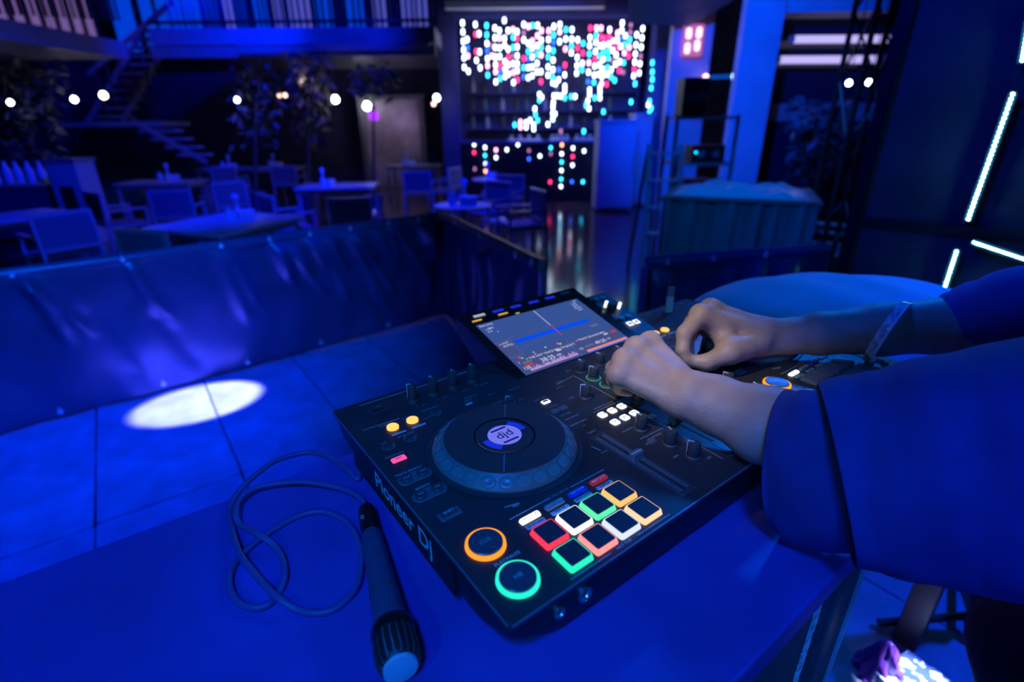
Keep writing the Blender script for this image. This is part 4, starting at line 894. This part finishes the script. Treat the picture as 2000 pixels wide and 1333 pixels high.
# lilac tubes behind the truss, pink sign, twin lamp
for k, (x0, x1, y, lab) in enumerate(((1546, 1738, 77, 'upper lilac light tube inside the dark window'), (1518, 1722, 117, 'lower lilac light tube inside the dark window'))):
    a, b = at(x0, y, 9.3), at(x1, y-1, 9.3); t = thing('light_tube', lab, 'light tube', a)
    obj('tube', tube(BM(), [Vector(), b-a], .055, 12), glow('lilac_tube', (.52, .46, 1.0), 1.1), t)
    for p in (Vector(), b-a): obj('end_cap', lathe(BM(), [(.06, -.03), (.06, .03)], 12, p, RH.to_track_quat('Z', 'Y').to_matrix().to_4x4()), m_steel, t)
    for s in (.2, .8): p = (b-a)*s; obj('hanger', bar(BM(), p, p+FH*.3, .02), m_steel, t)
sg = at(1352, 80, 10.5); sn = thing('lit_sign', 'small glowing pink-white sign high on the blue wall', 'sign', sg)
Mf = Matrix(((RH.x, 0, -FH.x, 0), (RH.y, 0, -FH.y, 0), (0, 1, 0, 0), (0, 0, 0, 1)))
bm = BM(); prism(bm, rrect(0, 0, .36, .50, .03), 0, .05); bm.transform(Mf); obj('board', bm, glow('sign_pink', (.62, .16, .55), .8), sn)
for x, y in ((-.09, .11), (.09, .12), (-.09, -.12), (.08, -.08)):
    bm = BM(); prism(bm, rrect(x, y, .09, .17, .04), .05, .06); bm.transform(Mf); obj('bright_mark', bm, glow('sign_white', (1.0, .75, 1.0), 2.0), sn)
tl = at(1378, 151, 10.4); t2 = at(1433, 149, 10.4); tw = thing('twin_lamp', 'twin-headed lamp bar glowing below the pink sign', 'lamp', tl)
obj('bar', tube(BM(), [Vector(), t2-tl], .03, 10), glow('bar_blue', (.0, .12, .8), .6), tw)
for p, cc in ((Vector(), 'lamp_warm'), (t2-tl, 'lamp_cool')): obj('lamp_head', lathe(BM(), [(.02, -.05), (.06, 0), (.02, .05)], 12, p), glow(cc, (1.0, .55, .6) if cc == 'lamp_warm' else (.7, 1.0, 1.0), 5), tw, smooth=True)

# ------------------------------------------------------------------ bar with the curtain of coloured lights
DB = 12.0
mf = lambda bm: bm
bar_t = thing('bar_kiosk', 'tall dark bar frame lit deep blue at the end of the aisle', 'bar', o0+FH*DB+Vector((0, 0, HZ)))
def hbox(a0, a1, d0, d1, z0, z1):
    P_ = [RH*a+FH*d for a, d in ((a0, d0), (a1, d0), (a1, d1), (a0, d1))]; return prism(BM(), [(p.x, p.y) for p in P_], z0, z1)
m_barw = mat('bar_paint', (.05, .055, .22), .5, var=.2, vscale=2)
bl, brr = ac(862, DB), ac(1292, DB); zt_ = zc(0, DB)-HZ
obj('side_post', hbox(bl, bl+.36, 0, .5, 0, zt_+.6), m_barw, bar_t); obj('side_post', hbox(brr-.25, brr, 0, .5, 0, zt_+.6), m_barw, bar_t)
obj('fascia', hbox(bl, brr, -.05, .2, zc(34, DB)-HZ, zt_+.6), m_barw, bar_t)
obj('back_board', hbox(bl, brr, 2.2, 2.3, 0, zt_+.6), m_barw, bar_t)
zcn = zc(276, DB, 1000)-HZ
obj('counter_front', hbox(bl+.36, ac(1168, DB), .1, .5, 0, zcn-.05), m_black, bar_t); obj('counter_top', hbox(bl+.3, ac(1175, DB), .0, .75, zcn-.05, zcn), m_barw, bar_t)
for z in (zc(250, 13.8)-HZ, zc(216, 13.8)-HZ, zc(180, 13.8)-HZ): obj('back_shelf', hbox(bl+.4, ac(1240, 13.8), 1.75, 2.2, z-.03, z), m_barw, bar_t)
obj('light_header', hbox(ac(870, 11.8, 8), ac(1180, 11.8, 8), -.3, -.1, zc(17, 11.8)-HZ, zc(2, 11.8)-HZ), mat('pale_header', (.6, .62, .66), .5), bar_t)
# bottles on the back shelves
def bottle_mesh(r_, h_): return lathe(BM(), [(r_, 0), (r_, h_*.58), (r_*.4, h_*.72), (r_*.34, h_*.97), (r_*.38, h_)], 12)
m_bot = [mat('glass_green', (.10, .22, .16), .12), mat('glass_pale', (.45, .5, .55), .12), mat('glass_dark', (.06, .05, .05), .12)]
bsrc = [obj('bottle', bottle_mesh(.045, .34), m_bot[k], smooth=50) for k in range(3)]
kk = 0
for row, py in enumerate((250, 216, 180)):
    for q in range(11):
        px_ = 925+q*27+random.uniform(-5, 5); p = at(px_, py, 13.9); k = kk % 3
        o = bsrc[k] if kk < 3 else bsrc[k].copy()
        if kk >= 3: COL.objects.link(o)
        p = at(px_, py, DB+1.95); o.location = (p.x, p.y, zc(py, 13.8)+.001); kk += 1
        tag(o, '%s bottle from the bar post on the %s back shelf' % (('first', 'second', 'third', 'fourth', 'fifth', 'sixth', 'seventh', 'eighth', 'ninth', 'tenth', 'last')[q], ('lower', 'middle', 'upper')[row]), 'bottle', 'bottles on the %s back shelf' % ('lower', 'middle', 'upper')[row])
# things on the counter
for k, (x, w_, lab) in enumerate(((1025, 62, 'long pale tray on the bar counter'), (1093, 34, 'short pale tray on the bar counter'), (1145, 44, 'pale tray at the end of the bar counter'))):
    p = at(x, 276, DB+.25); t = thing('bar_tray', lab, 'tray', (p.x, p.y, HZ+zcn)); ww = w_*.0125
    bm = BM(); pr = [RH*a+FH*d for a, d in rrect(0, 0, ww, .3, .03)]; prism(bm, [(q.x, q.y) for q in pr], 0, .03); obj('plate', bm, mat('pale_tray', (.6, .62, .66), .4), t)
    for q in range(4):
        s_ = -ww*.38+ww*.25*q; bm = lathe(BM(), [(.03, .03), (.035, .12), (.033, .12)], 12, RH*s_); obj('glass', bm, mat('glass_pale', (.45, .5, .55), .12), t)
# coloured lamps
LC = {'w': glow('lamp_white', (.62, .74, 1.0), 8.5), 'c': glow('lamp_cyan', (.03, .60, 1.0), 7), 'r': glow('lamp_red', (1.0, .03, .18), 6), 'o': glow('lamp_orange', (1.0, .35, .18), 7), 'p': glow('lamp_pink', (1.0, .35, .75), 8), 'b': glow('lamp_blue', (.02, .12, 1.0), 5), 'g': glow('lamp_green', (.05, .7, .6), 3), 'd': glow('lamp_dim', (.25, .10, .25), 4)}
lsrc = {}
def led(parent, p, col, hgt=.060, r_=.024):
    key = (hgt, r_)
    if key not in lsrc: lsrc[key] = o = obj('lamp', lathe(BM(), [(r_*.55, -hgt/2-r_*.6), (r_, -hgt/2), (r_, hgt/2), (r_*.55, hgt/2+r_*.6)], 8), LC['w'], parent, smooth=True)
    else: o = share('lamp', lsrc[key], parent)
    o.material_slots[0].link = 'OBJECT'; o.material_slots[0].material = LC[col]; o.location = p; return o
cu = thing('light_curtain', 'hanging curtain of white, cyan and pink lamps over the bar', 'light curtain', o0+FH*11.6+Vector((0, 0, HZ)))
rl = random.Random(21); m_cord = mat('cord', (.03, .03, .035), .5)
cols = [(903, 45, 155), (911, 60, 150), (928, 48, 120), (935, 66, 160), (950, 50, 150), (959, 70, 110), (966, 55, 172), (975, 60, 168), (985, 40, 160), (992, 60, 150), (1002, 58, 165), (1010, 62, 158), (1023, 48, 160), (1032, 52, 150), (1040, 50, 158), (1050, 50, 160), (1058, 60, 170), (1072, 60, 155), (1082, 52, 160), (1094, 48, 165), (1106, 58, 150), (1118, 58, 140), (1130, 78, 150), (1141, 85, 160), (1154, 55, 165), (1166, 55, 160), (1175, 55, 150), (1182, 75, 165), (1192, 58, 170), (1200, 80, 155), (1208, 65, 160), (1216, 45, 150), (1224, 70, 150), (1233, 48, 145), (1246, 68, 150), (1257, 56, 148)]
for i, (px_, y0, y1) in enumerate(cols):
    d_ = 11.6+(i % 3)*.22; a = at(px_, 36, d_)-cu.location; b = at(px_, y1, d_)-cu.location; b = Vector((a.x, a.y, b.z))
    st = obj('strand', tube(BM(), [a, b], .008, 5), m_cord, cu)
    y = y0
    while y <= y1+3:
        if rl.random() < .86:
            r_ = rl.random(); edge = i in (0, 1, 3)
            ck = 'w' if (r_ < .54 or (edge and r_ < .8)) else 'c' if r_ < .70 else 'r' if r_ < .79 else 'p' if r_ < .91 else 'b' if r_ < .96 else 'd'
            p = at(px_, y, d_)-cu.location; led(st, Vector((a.x, a.y, p.z)), ck)
        y += rl.uniform(13, 20)
# lower loops of the curtain, hanging to the counter
lo_t = thing('light_chain', 'ragged chain of white and cyan lamps hanging below the curtain', 'light chain', o0+FH*11.9+Vector((0, 0, HZ)))
Rg = lambda X, Y: (850+X/4.444, Y/4.444)
low = [(905, 820, 'w'), (925, 845, 'w'), (905, 870, 'c'), (1020, 720, 'w'), (1045, 728, 'w'), (1125, 750, 'w'), (1125, 790, 'w'), (1030, 832, 'w'), (1060, 832, 'w'), (1090, 835, 'w'), (1125, 850, 'c'), (1180, 838, 'c'), (1215, 838, 'w'), (1340, 780, 'w'), (1340, 820, 'w'), (1430, 760, 'w'), (1430, 800, 'w'), (1430, 850, 'w'), (1325, 875, 'w'), (1310, 915, 'c'), (1335, 943, 'w'), (1385, 850, 'c'), (1025, 890, 'w'), (1022, 930, 'w'), (1020, 985, 'w'), (1040, 990, 'w'), (1020, 1035, 'w'), (978, 1080, 'w'), (865, 945, 'w'), (870, 995, 'c'), (890, 1045, 'c'), (1090, 1140, 'd'), (1290, 1140, 'c'), (1460, 970, 'c'), (690, 1085, 'c'), (740, 1060, 'p'), (740, 1105, 'p'), (790, 1065, 'w'), (790, 1105, 'w'), (825, 1045, 'w'), (855, 1085, 'w'), (855, 1120, 'w'), (1700, 885, 'c'), (1735, 728, 'c'), (1885, 545, 'c'), (1885, 625, 'c'), (1885, 690, 'c'), (1875, 765, 'c'), (1860, 880, 'c'), (1850, 910, 'w'), (1875, 940, 'c'), (1860, 975, 'c')]
last = None
for k, (X, Y, ck) in enumerate(low):
    p = at(*Rg(X, Y), 11.9)-lo_t.location; led(lo_t, p, ck)
cols_b = {}
bf = thing('counter_lights', 'grid of coloured lamps on the dark bar front', 'lights', o0+FH*DB+Vector((0, 0, HZ)))
R4 = lambda X, Y: (850+X/4.04, 230+Y/4.04)
for X, Y, ck in ((307, 212, 'w'), (307, 275, 'r'), (312, 405, 'd'), (393, 235, 'w'), (393, 298, 'c'), (397, 363, 'w'), (397, 423, 'o'), (480, 255, 'p'), (480, 315, 'w'), (565, 253, 'w'), (652, 213, 'w'), (740, 260, 'd'), (740, 325, 'b'), (826, 303, 'w'), (912, 238, 'c'), (912, 285, 'd'), (907, 508, 'r'), (1000, 215, 'o'), (998, 285, 'w'), (998, 350, 'c'), (996, 417, 'w'), (994, 485, 'c'), (992, 543, 'w'), (1087, 240, 'w'), (1085, 307, 'r'), (1083, 375, 'w'), (1078, 505, 'b'), (1175, 263, 'w'), (1165, 507, 'c'), (1260, 333, 'w'), (1255, 400, 'd'), (1255, 465, 'g'), (1250, 530, 'c')):
    p = at(*R4(X, Y), DB+.07)-bf.location; led(bf, p, ck, .04, .022)
for X in (307, 395, 480, 565, 652, 740, 826, 910, 997, 1083, 1170, 1255):
    a, b = at(*R4(X, 200), DB+.09)-bf.location, at(*R4(X, 560), DB+.09)-bf.location; obj('mount_strip', bar(BM(), a, Vector((a.x, a.y, b.z)), .03, .01, FH), m_black, bf)
# cabinets at the bar end
for px0, px1, y0, y1, d_, nm, lab in ((1172, 1248, 240, 388, 10.6, 'bar_cabinet', 'blue lit cabinet standing at the end of the bar'), (1242, 1278, 226, 300, 11.3, 'drinks_cooler', 'narrow pale cooler behind the blue cabinet')):
    a0_, a1_ = ac(px0, d_, y0), ac(px1, d_, y0); p = o0+RH*a0_+FH*d_; t = thing(nm, lab, nm.split('_')[1], (p.x, p.y, HZ)); zt2 = at(px0, y0, d_).z-HZ
    w_ = a1_-a0_
    obj('carcass', hbox(0, w_, 0, .6, .04, zt2), m_bluewall, t, bevel=.01); obj('door', hbox(.03, w_-.03, -.025, -.001, .10, zt2-.12), m_bluewall, t); obj('handle', hbox(w_-.09, w_-.06, -.06, -.026, zt2*.45, zt2*.7), m_rail, t); obj('lid', hbox(-.02, w_+.02, -.03, .62, zt2, zt2+.05), m_bluewall, t)

# ------------------------------------------------------------------ dining tables and chairs
m_ttop = mat('table_laminate', (.40, .41, .44), .35, var=.15, vscale=4); m_frame = mat('chair_tube', (.42, .44, .48), .35, metal=.3); m_sling = mat('chair_sling', (.13, .14, .18), .7)
def rect_table(name, label, x, y, w_, d_, rot):
    t = thing(name, label, 'table', (x, y, HZ), rot, 'dining tables in the hall')
    obj('tabletop', prism(BM(), rrect(0, 0, w_, d_, .03), .705, .74), m_ttop, t, bevel=.004)
    obj('apron', prism(BM(), rrect(0, 0, w_-.12, d_-.12, .01), .65, .704), m_frame, t)
    for sx in (-1, 1):
        for sy in (-1, 1): x_, y_ = sx*(w_/2-.07), sy*(d_/2-.07); obj('leg', box(BM(), x_-.025, x_+.025, y_-.025, y_+.025, 0, .65), m_frame, t)
    return t
def round_table(label, x, y, r_):
    t = thing('cafe_table', label, 'table', (x, y, HZ), 0, 'dining tables in the hall')
    obj('tabletop', lathe(BM(), [(r_-.01, .705), (r_, .715), (r_, .735), (r_-.01, .74)], 40), m_ttop, t); obj('column', cyl(BM(), (0, 0), .035, .03, .705), m_frame, t); obj('base', cyl(BM(), (0, 0), .24, 0, .03, 28, .20), m_frame, t)
    return t
chair0 = None
def chair(label, x, y, rot):
    global chair0
    if chair0 is None:
        t = thing('metal_chair', label, 'chair', (x, y, HZ), rot, 'metal chairs round the dining tables'); chair0 = t
        for sx in (-1, 1):
            obj('leg', bar(BM(), (sx*.26, .24, 0), (sx*.26, .24, .64), .03), m_frame, t)
            obj('leg', bar(BM(), (sx*.26, -.28, 0), (sx*.255, -.24, .86), .03), m_frame, t)
            obj('armrest', bar(BM(), (sx*.26, -.25, .64), (sx*.26, .26, .64), .045, .025), m_frame, t)
            obj('side_rail', bar(BM(), (sx*.26, -.25, .42), (sx*.26, .24, .42), .025), m_frame, t)
        obj('top_rail', bar(BM(), (-.265, -.24, .86), (.265, -.24, .86), .035), m_frame, t); obj('lower_rail', bar(BM(), (-.26, -.255, .50), (.26, -.255, .50), .03), m_frame, t)
        obj('backrest', box(BM(), -.235, .235, -.258, -.242, .52, .84), m_sling, t); obj('seat', prism(BM(), rrect(0, 0, .50, .48, .03), .42, .455), m_sling, t, bevel=.008)
    else:
        t = copy_tree(chair0); t.location = (x, y, HZ); t.rotation_euler = (0, 0, rot); t['label'] = label
    return t
RF = -YAW        # facing into the hall
rect_table('dining_table', 'large square table just behind the tarpaulin barrier', .70, 6.02, 1.12, 1.12, math.radians(31))
rect_table('dining_table', 'table behind the open-framed chair near the stairs', .55, 11.6, 1.35, .8, RF+.05)
rect_table('dining_table', 'table in the middle of the hall with a chair tucked before it', 2.85, 8.75, 1.25, .85, RF+.10)
rect_table('dining_table', 'table near the lit doorway', 5.9, 12.0, 1.3, .85, RF)
rect_table('dining_table', 'farthest long table below the dark back wall', 2.6, 14.1, 2.4, .8, RF)
rect_table('dining_table', 'table at the far edge behind the first dark chair', -1.35, 8.05, 1.3, .8, math.radians(28))
round_table('round table with blue glassware by the barrier corner', 3.28, 5.45, .36); round_table('round table nearer the bar lights', 5.45, 7.9, .40)
chair('chair seen from behind at the frame edge with a dark back', -.78, 7.15, math.radians(22))
chair('chair turned side-on with an open frame', -.22, 8.9, math.radians(-70)); chair('chair with its back to us before the table near the stairs', .50, 8.7, RF+.25); chair('chair half hidden beside the stair table', 1.20, 9.4, RF+.9)
chair('chair tucked before the middle table', 2.14, 6.25, RF+.22); chair('chair standing alone between the square and middle tables', 1.55, 7.0, RF-.8); chair('chair with its back to us before the doorway table', 4.5, 9.05, RF+.1); chair('chair beside the doorway table', 5.2, 9.3, RF+1.2)
chair('dark chair right of the round glassware table', 4.05, 5.25, RF+1.9); chair('dark chair behind the round glassware table', 4.25, 6.35, RF+2.4); chair('dark chair next to the aisle beside the far round table', 5.0, 6.95, RF+2.7); chair('chair pushed under the farthest long table', 1.9, 12.9, RF); chair('second chair along the farthest long table', 2.95, 12.2, RF)
chair('chair at the near side of the square table', .10, 5.35, math.radians(-50))
p = at(1606, 470, 5.4); chair('chair standing beside the draped counter near the truss', p.x, p.y, RF+.9)
m_gl = mat('lit_glassware', (.55, .75, .95), .15, spec=.8); m_nap = mat('napkin', (.7, .75, .8), .7)
def caddy(label, x, y, rot, big=1.0):
    t = thing('table_caddy', label, 'caddy', (x, y, HZ+.7405), rot, 'glass jars and napkin holders on the tables')
    obj('napkin_box', box(BM(), -.02*big, .15*big, -.05*big, .05*big, 0, .075*big), m_nap, t, bevel=.006); obj('jar', lathe(BM(), [(.034*big, 0), (.04*big, .05*big), (.024*big, .10*big), (.03*big, .115*big)], 16, (-.08*big, .04*big, 0)), m_gl, t, smooth=50); obj('shaker', lathe(BM(), [(.022*big, 0), (.02*big, .08*big), (.012*big, .10*big)], 12, (-.10*big, -.06*big, 0)), m_gl, t, smooth=50)
    obj('bud_vase', lathe(BM(), [(.026*big, 0), (.034*big, .05*big), (.012*big, .11*big), (.015*big, .17*big), (.034*big, .20*big), (.02*big, .23*big)], 16, (.04*big, .075*big, 0)), m_gl, t, smooth=50)
caddy('glass jars and napkin box on the square table', .85, 6.15, .4, 1.1); caddy('glass jars on the table near the stairs', .65, 11.7, .2, 1.3); caddy('glass jars on the middle table', 2.7, 8.8, .9, 1.2); caddy('glass jars on the doorway table', 5.75, 12.0, .3, 1.3); caddy('glass jars at one end of the farthest table', 2.1, 14.2, 0, 1.3); caddy('glass jars at the other end of the farthest table', 3.1, 13.9, .5, 1.3); caddy('pale glassware crowding the round barrier-corner table', 3.28, 5.48, -.5, 1.3); caddy('glassware on the round table nearer the bar', 5.45, 7.95, .8, 1.2)

# ------------------------------------------------------------------ stairs, service counter, doorway, lamps, plants
st = thing('staircase', 'dark open staircase turning up to the balcony', 'stairs', (0, 0, HZ))
m_st = mat('stair_steel', (.20, .21, .24), .45)
for k, (x0, x1, y) in enumerate(((345, 402, 303), (322, 384, 288), (294, 363, 272), (270, 342, 256))):
    a, b = at(x0, y, 12.0), at(x1, y, 12.0); obj('tread', prism(BM(), [(p.x, p.y) for p in (a, b, b+FH*.3, a+FH*.3)], a.z-HZ-.03, a.z-HZ+.02), m_st, st)
a, b = at(78, 241, 12.0), at(310, 241, 12.0); obj('landing', prism(BM(), [(p.x, p.y) for p in (a, b, b+FH*1.2, a+FH*1.2)], a.z-HZ-.08, a.z-HZ+.02), m_st, st)
for k in range(11):
    t = k/10; y = 228-170*t; x0 = 185+85*t; a, b = at(x0, y, 12.4), at(x0+62, y, 12.4); obj('tread', prism(BM(), [(p.x, p.y) for p in (a, b, b+FH*.3, a+FH*.3)], a.z-HZ-.02, a.z-HZ+.02), m_st, st)
for x0, y0, x1, y1, d_ in ((172, 145, 338, 2, 12.3), (170, 240, 275, 66, 12.35), (240, 236, 338, 64, 12.35), (405, 318, 258, 236, 12.0)): 
    bm = BM(); bar(bm, at(x0, y0, d_)-st.location, at(x1, y1, d_)-st.location, .05, .09); obj('stringer', bm, m_st, st)
for k in range(8): t = k/7; p = at(185+140*t, 136-122*t, 12.3)-st.location; obj('baluster', bar(BM(), p, p-Vector((0, 0, .95)), .025), m_blackm, st)
a = at(-40, 372, 8.2); b = at(112, 366, 8.2)
sv = thing('service_counter', 'dark service counter carrying the row of pale bottles', 'counter', (a.x, a.y, HZ)); w_ = (b-a).dot(RH); zt2 = at(40, 362, 8.2).z-HZ
obj('carcass', hbox(0, w_, 0, .6, .06, zt2-.04), m_wall, sv); obj('worktop', hbox(-.03, w_+.03, -.04, .63, zt2-.04, zt2), m_st, sv)
for k in range(3): obj('door', hbox(.03+w_*k/3, w_*(k+1)/3-.02, -.02, -.001, .12, zt2-.08), m_wall, sv)
pb = obj('pale_bottle', lathe(BM(), [(.05, 0), (.055, .02), (.055, .20), (.025, .27), (.022, .32), (.026, .33)], 16), m_gl, smooth=50)
for k, x in enumerate((-2, 22, 43, 66, 89)):
    o = pb if k == 0 else pb.copy()
    if k: COL.objects.link(o)
    p = at(x, 360, 8.5); o.location = (p.x, p.y, HZ+zt2+.001); tag(o, ('blue lit bottle cut by the frame edge on the service counter', 'second bottle from the frame edge on the service counter', 'middle bottle of five on the service counter', 'fourth bottle along the service counter', 'bottle at the inner end of the service counter')[k], 'bottle', 'row of bottles on the service counter')
p = at(140, 395, 8.0); bn = thing('waste_bin', 'pale bin with a square flap opening beside the service counter', 'bin', (p.x, p.y, HZ)); zt2 = at(125, 318, 8.0).z-HZ
obj('body', hbox(-.22, .22, 0, .4, 0, zt2), m_bluewall, bn, bevel=.01); obj('flap', hbox(-.10, .10, -.02, -.001, zt2*.42, zt2*.72), m_black, bn); obj('lid', hbox(-.24, .24, -.02, .42, zt2, zt2+.05), m_steel, bn)
# doorway at the back
a, b = at(705, 196, 15.7), at(824, 196, 15.7); aa, bb = (a-o0).dot(RH), (b-o0).dot(RH)
dr = S('door_1', frontal(BM(), aa, bb, 15.78, 15.9, HZ, a.z), mat('lilac_room', (.42, .34, .40), .7, var=.5, vscale=1.2), 'lit doorway with a lilac room behind it')
for x0, x1, z0, z1 in ((aa-.08, aa+.04, HZ, a.z), (bb-.10, bb+.06, HZ, a.z), (aa-.1, bb+.08, a.z, a.z+.12)): obj('frame', frontal(BM(), x0, x1, 15.55, 15.9, z0, z1), m_steel, dr)
def globe(px_, py, d_, r_, col, st_, name, label, drop=.6, cord=True):
    p = at(px_, py, d_); t = thing(name, label, 'lamp', p, group='small lamps hanging in the hall')
    obj('bulb', lathe(BM(), [(r_*.3, r_*1.2), (r_*.5, r_*.9), (r_, 0), (r_*.8, -r_*.65), (r_*.2, -r_)], 12), glow('bulb_'+col, {'warm': (1.0, .80, .55), 'white': (.9, .95, 1.0), 'purple': (.35, .03, .85), 'dimwarm': (.5, .3, .25)}[col], st_), t, smooth=True)
    obj('holder', lathe(BM(), [(r_*.5, r_*.9), (r_*.5, r_*1.6), (r_*.2, r_*1.8)], 10), m_black, t)
    obj('flex', tube(BM(), [Vector((0, 0, r_*1.7)), Vector((0, 0, drop))], .006, 5), m_cord, t)
for px_, py, d_, r_, col, st_, lab in ((145, 194, 10, .05, 'white', 14, 'white bulb hanging left of the warm bulb near the stairs'), (202, 186, 10, .06, 'warm', 14, 'brightest warm bulb hanging by the stairs'), (463, 195, 11, .045, 'white', 9, 'single bulb below the balcony above the second row of tables'), (546, 186, 12, .04, 'dimwarm', 9, 'first bulb of the small pair under the balcony'), (557, 186, 12, .04, 'dimwarm', 9, 'second bulb of the small pair under the balcony'), (655, 194, 11, .07, 'white', 18, 'large bright bulb over the middle of the hall'), (853, 191, 11.2, .06, 'white', 16, 'bright bulb beside the bar post'), (847, 203, 11.2, .04, 'dimwarm', 9, 'small bulb below the one beside the bar post'), (672, 103, 11, .03, 'dimwarm', 6, 'tiny bulb just under the balcony edge'), (20, 200, 9, .04, 'white', 4, 'faint bulb at the frame edge'), (717, 207, 15.3, .11, 'white', 6, 'round lamp inside the lit doorway'), (730, 226, 15.2, .14, 'purple', 2.2, 'purple lantern inside the lit doorway'), (1658, 162, 6.4, .03, 'white', 16, 'left bulb of the pair seen through the truss'), (1697, 161, 6.4, .03, 'white', 9, 'right bulb of the pair seen through the truss')):
    globe(px_, py, d_, r_, col, st_, 'pendant_bulb', lab, (bz0 if d_ >= 11 and px_ < 858 else 6.6)-at(px_, py, d_).z)
lp = at(780, 240, 15.2); lamp('doorway_lamp', 'POINT', lp, None, (.6, .45, .9), 4.5, .1)
for px_, py, d_, pw in ((655, 188, 10.6, 2), (590, 160, 10.6, 2.5)): lamp('bulb_glow', 'POINT', at(px_, py, d_), None, (.9, .62, .6), pw, .05)
m_leaf = mat('leaf', (.09, .10, .10), .5, var=.3, vscale=9)
def plant(px0, px1, py0, py1, d_, n, label, seed):
    r_ = random.Random(seed); base = at((px0+px1)/2, 380, d_); t = thing('potted_tree', label, 'plant', (base.x, base.y, HZ)); bm = BM()
    pot = obj('pot', lathe(BM(), [(.16, 0), (.22, .35), (.20, .36)], 20), m_wall, t); c_ = at((px0+px1)/2, (py0+py1)/2, d_)-t.location
    obj('trunk', tube(BM(), [Vector((0, 0, .3)), Vector((c_.x*.5, c_.y*.5, c_.z*.6)), c_], [.04, .03, .015], 7), m_panel, t)
    for k in range(n):
        p = at(r_.uniform(px0, px1), r_.uniform(py0, py1), d_+r_.uniform(-.4, .4))-t.location; a_ = Vector((r_.uniform(-1, 1), r_.uniform(-1, 1), r_.uniform(-1, .4))).normalized(); l_ = r_.uniform(.10, .26); s_ = a_.cross(Vector((r_.uniform(-1, 1), r_.uniform(-1, 1), 1))).normalized()*l_*.24
        q = [p, p+a_*l_*.45+s_, p+a_*l_+Vector((0, 0, -.02)), p+a_*l_*.45-s_]; bm.faces.new([bm.verts.new(v_) for v_ in q])
    obj('foliage', bm, m_leaf, t)['kind'] = 'stuff'
plant(565, 640, 100, 280, 10.9, 320, 'leafy tree lit by the bulbs left of the doorway', 3); plant(690, 770, 125, 190, 10.8, 160, 'leafy tree above the lit doorway', 4); plant(455, 545, 110, 290, 11.5, 200, 'dark leafy tree between the stairs and the lit tree', 6); plant(1545, 1660, 190, 345, 8.3, 420, 'dark bushy plant before the large window', 5); plant(0, 120, 120, 300, 9.6, 300, 'dark leafy plant at the frame edge behind the bottles', 8)
# ------------------------------------------------------------------ on the stage floor under the table front
p = onz(1785, 1330, 0.04); cb = thing('printed_carton', 'white printed carton caught in a bright beam under the table', 'carton', (p.x, p.y, 0), math.radians(-12))
m_print = mat('carton_print', (.85, .87, .9), .6)
nt = m_print.node_tree; b_ = nt.nodes['Principled BSDF']; tc = nt.nodes.new('ShaderNodeTexCoord'); nz = nt.nodes.new('ShaderNodeTexNoise'); nz.inputs['Scale'].default_value = 34; cr = nt.nodes.new('ShaderNodeValToRGB')
cr.color_ramp.elements[0].position = .44; cr.color_ramp.elements[0].color = (.03, .05, .18, 1); cr.color_ramp.elements[1].position = .50; cr.color_ramp.elements[1].color = (.85, .88, .9, 1)
nt.links.new(tc.outputs['Object'], nz.inputs[0]); nt.links.new(nz.outputs[0], cr.inputs[0]); nt.links.new(cr.outputs[0], b_.inputs['Base Color'])
obj('box', box(BM(), -.07, .07, -.055, .055, .0, .045), m_print, cb, bevel=.003); obj('lid_flap', box(BM(), -.072, .072, -.057, .0, .0455, .048), m_print, cb)
p = onz(1712, 1322, 0.0); 
def crump(u, v):
    a = 2*math.pi*u; r_ = .05*(1-v)**.6*(1+.25*math.sin(5*a+9*v)+.12*math.sin(11*a)); return Vector((r_*math.cos(a)*.7, r_*math.sin(a), .002+.13*v))
bm = BM(); grid(bm, 40, 12, crump); bmesh.ops.remove_doubles(bm, verts=bm.verts[:], dist=1e-5)
o = obj('crumpled_bag', bm, mat('purple_plastic', (.22, .05, .42), .3), smooth=True); o.location = p; tag(o, 'crumpled purple plastic bag standing on the floor by the carton', 'bag')
p = onz(1885, 1232, 0.0); sd = thing('music_stand', 'black folded stand base lying on the tiles', 'stand', (p.x, p.y, 0))
for k in range(3):
    a = math.radians(20+120*k); obj('leg', tube(BM(), [Vector((0, 0, .06)), Vector((.24*math.cos(a), .24*math.sin(a), .014))], .011, 8), m_black, sd)
obj('pole', tube(BM(), [Vector((0, 0, .03)), Vector((0, 0, .42))], .014, 10), m_black, sd); obj('knob', lathe(BM(), [(.02, .10), (.024, .12), (.02, .14)], 12), m_black, sd)
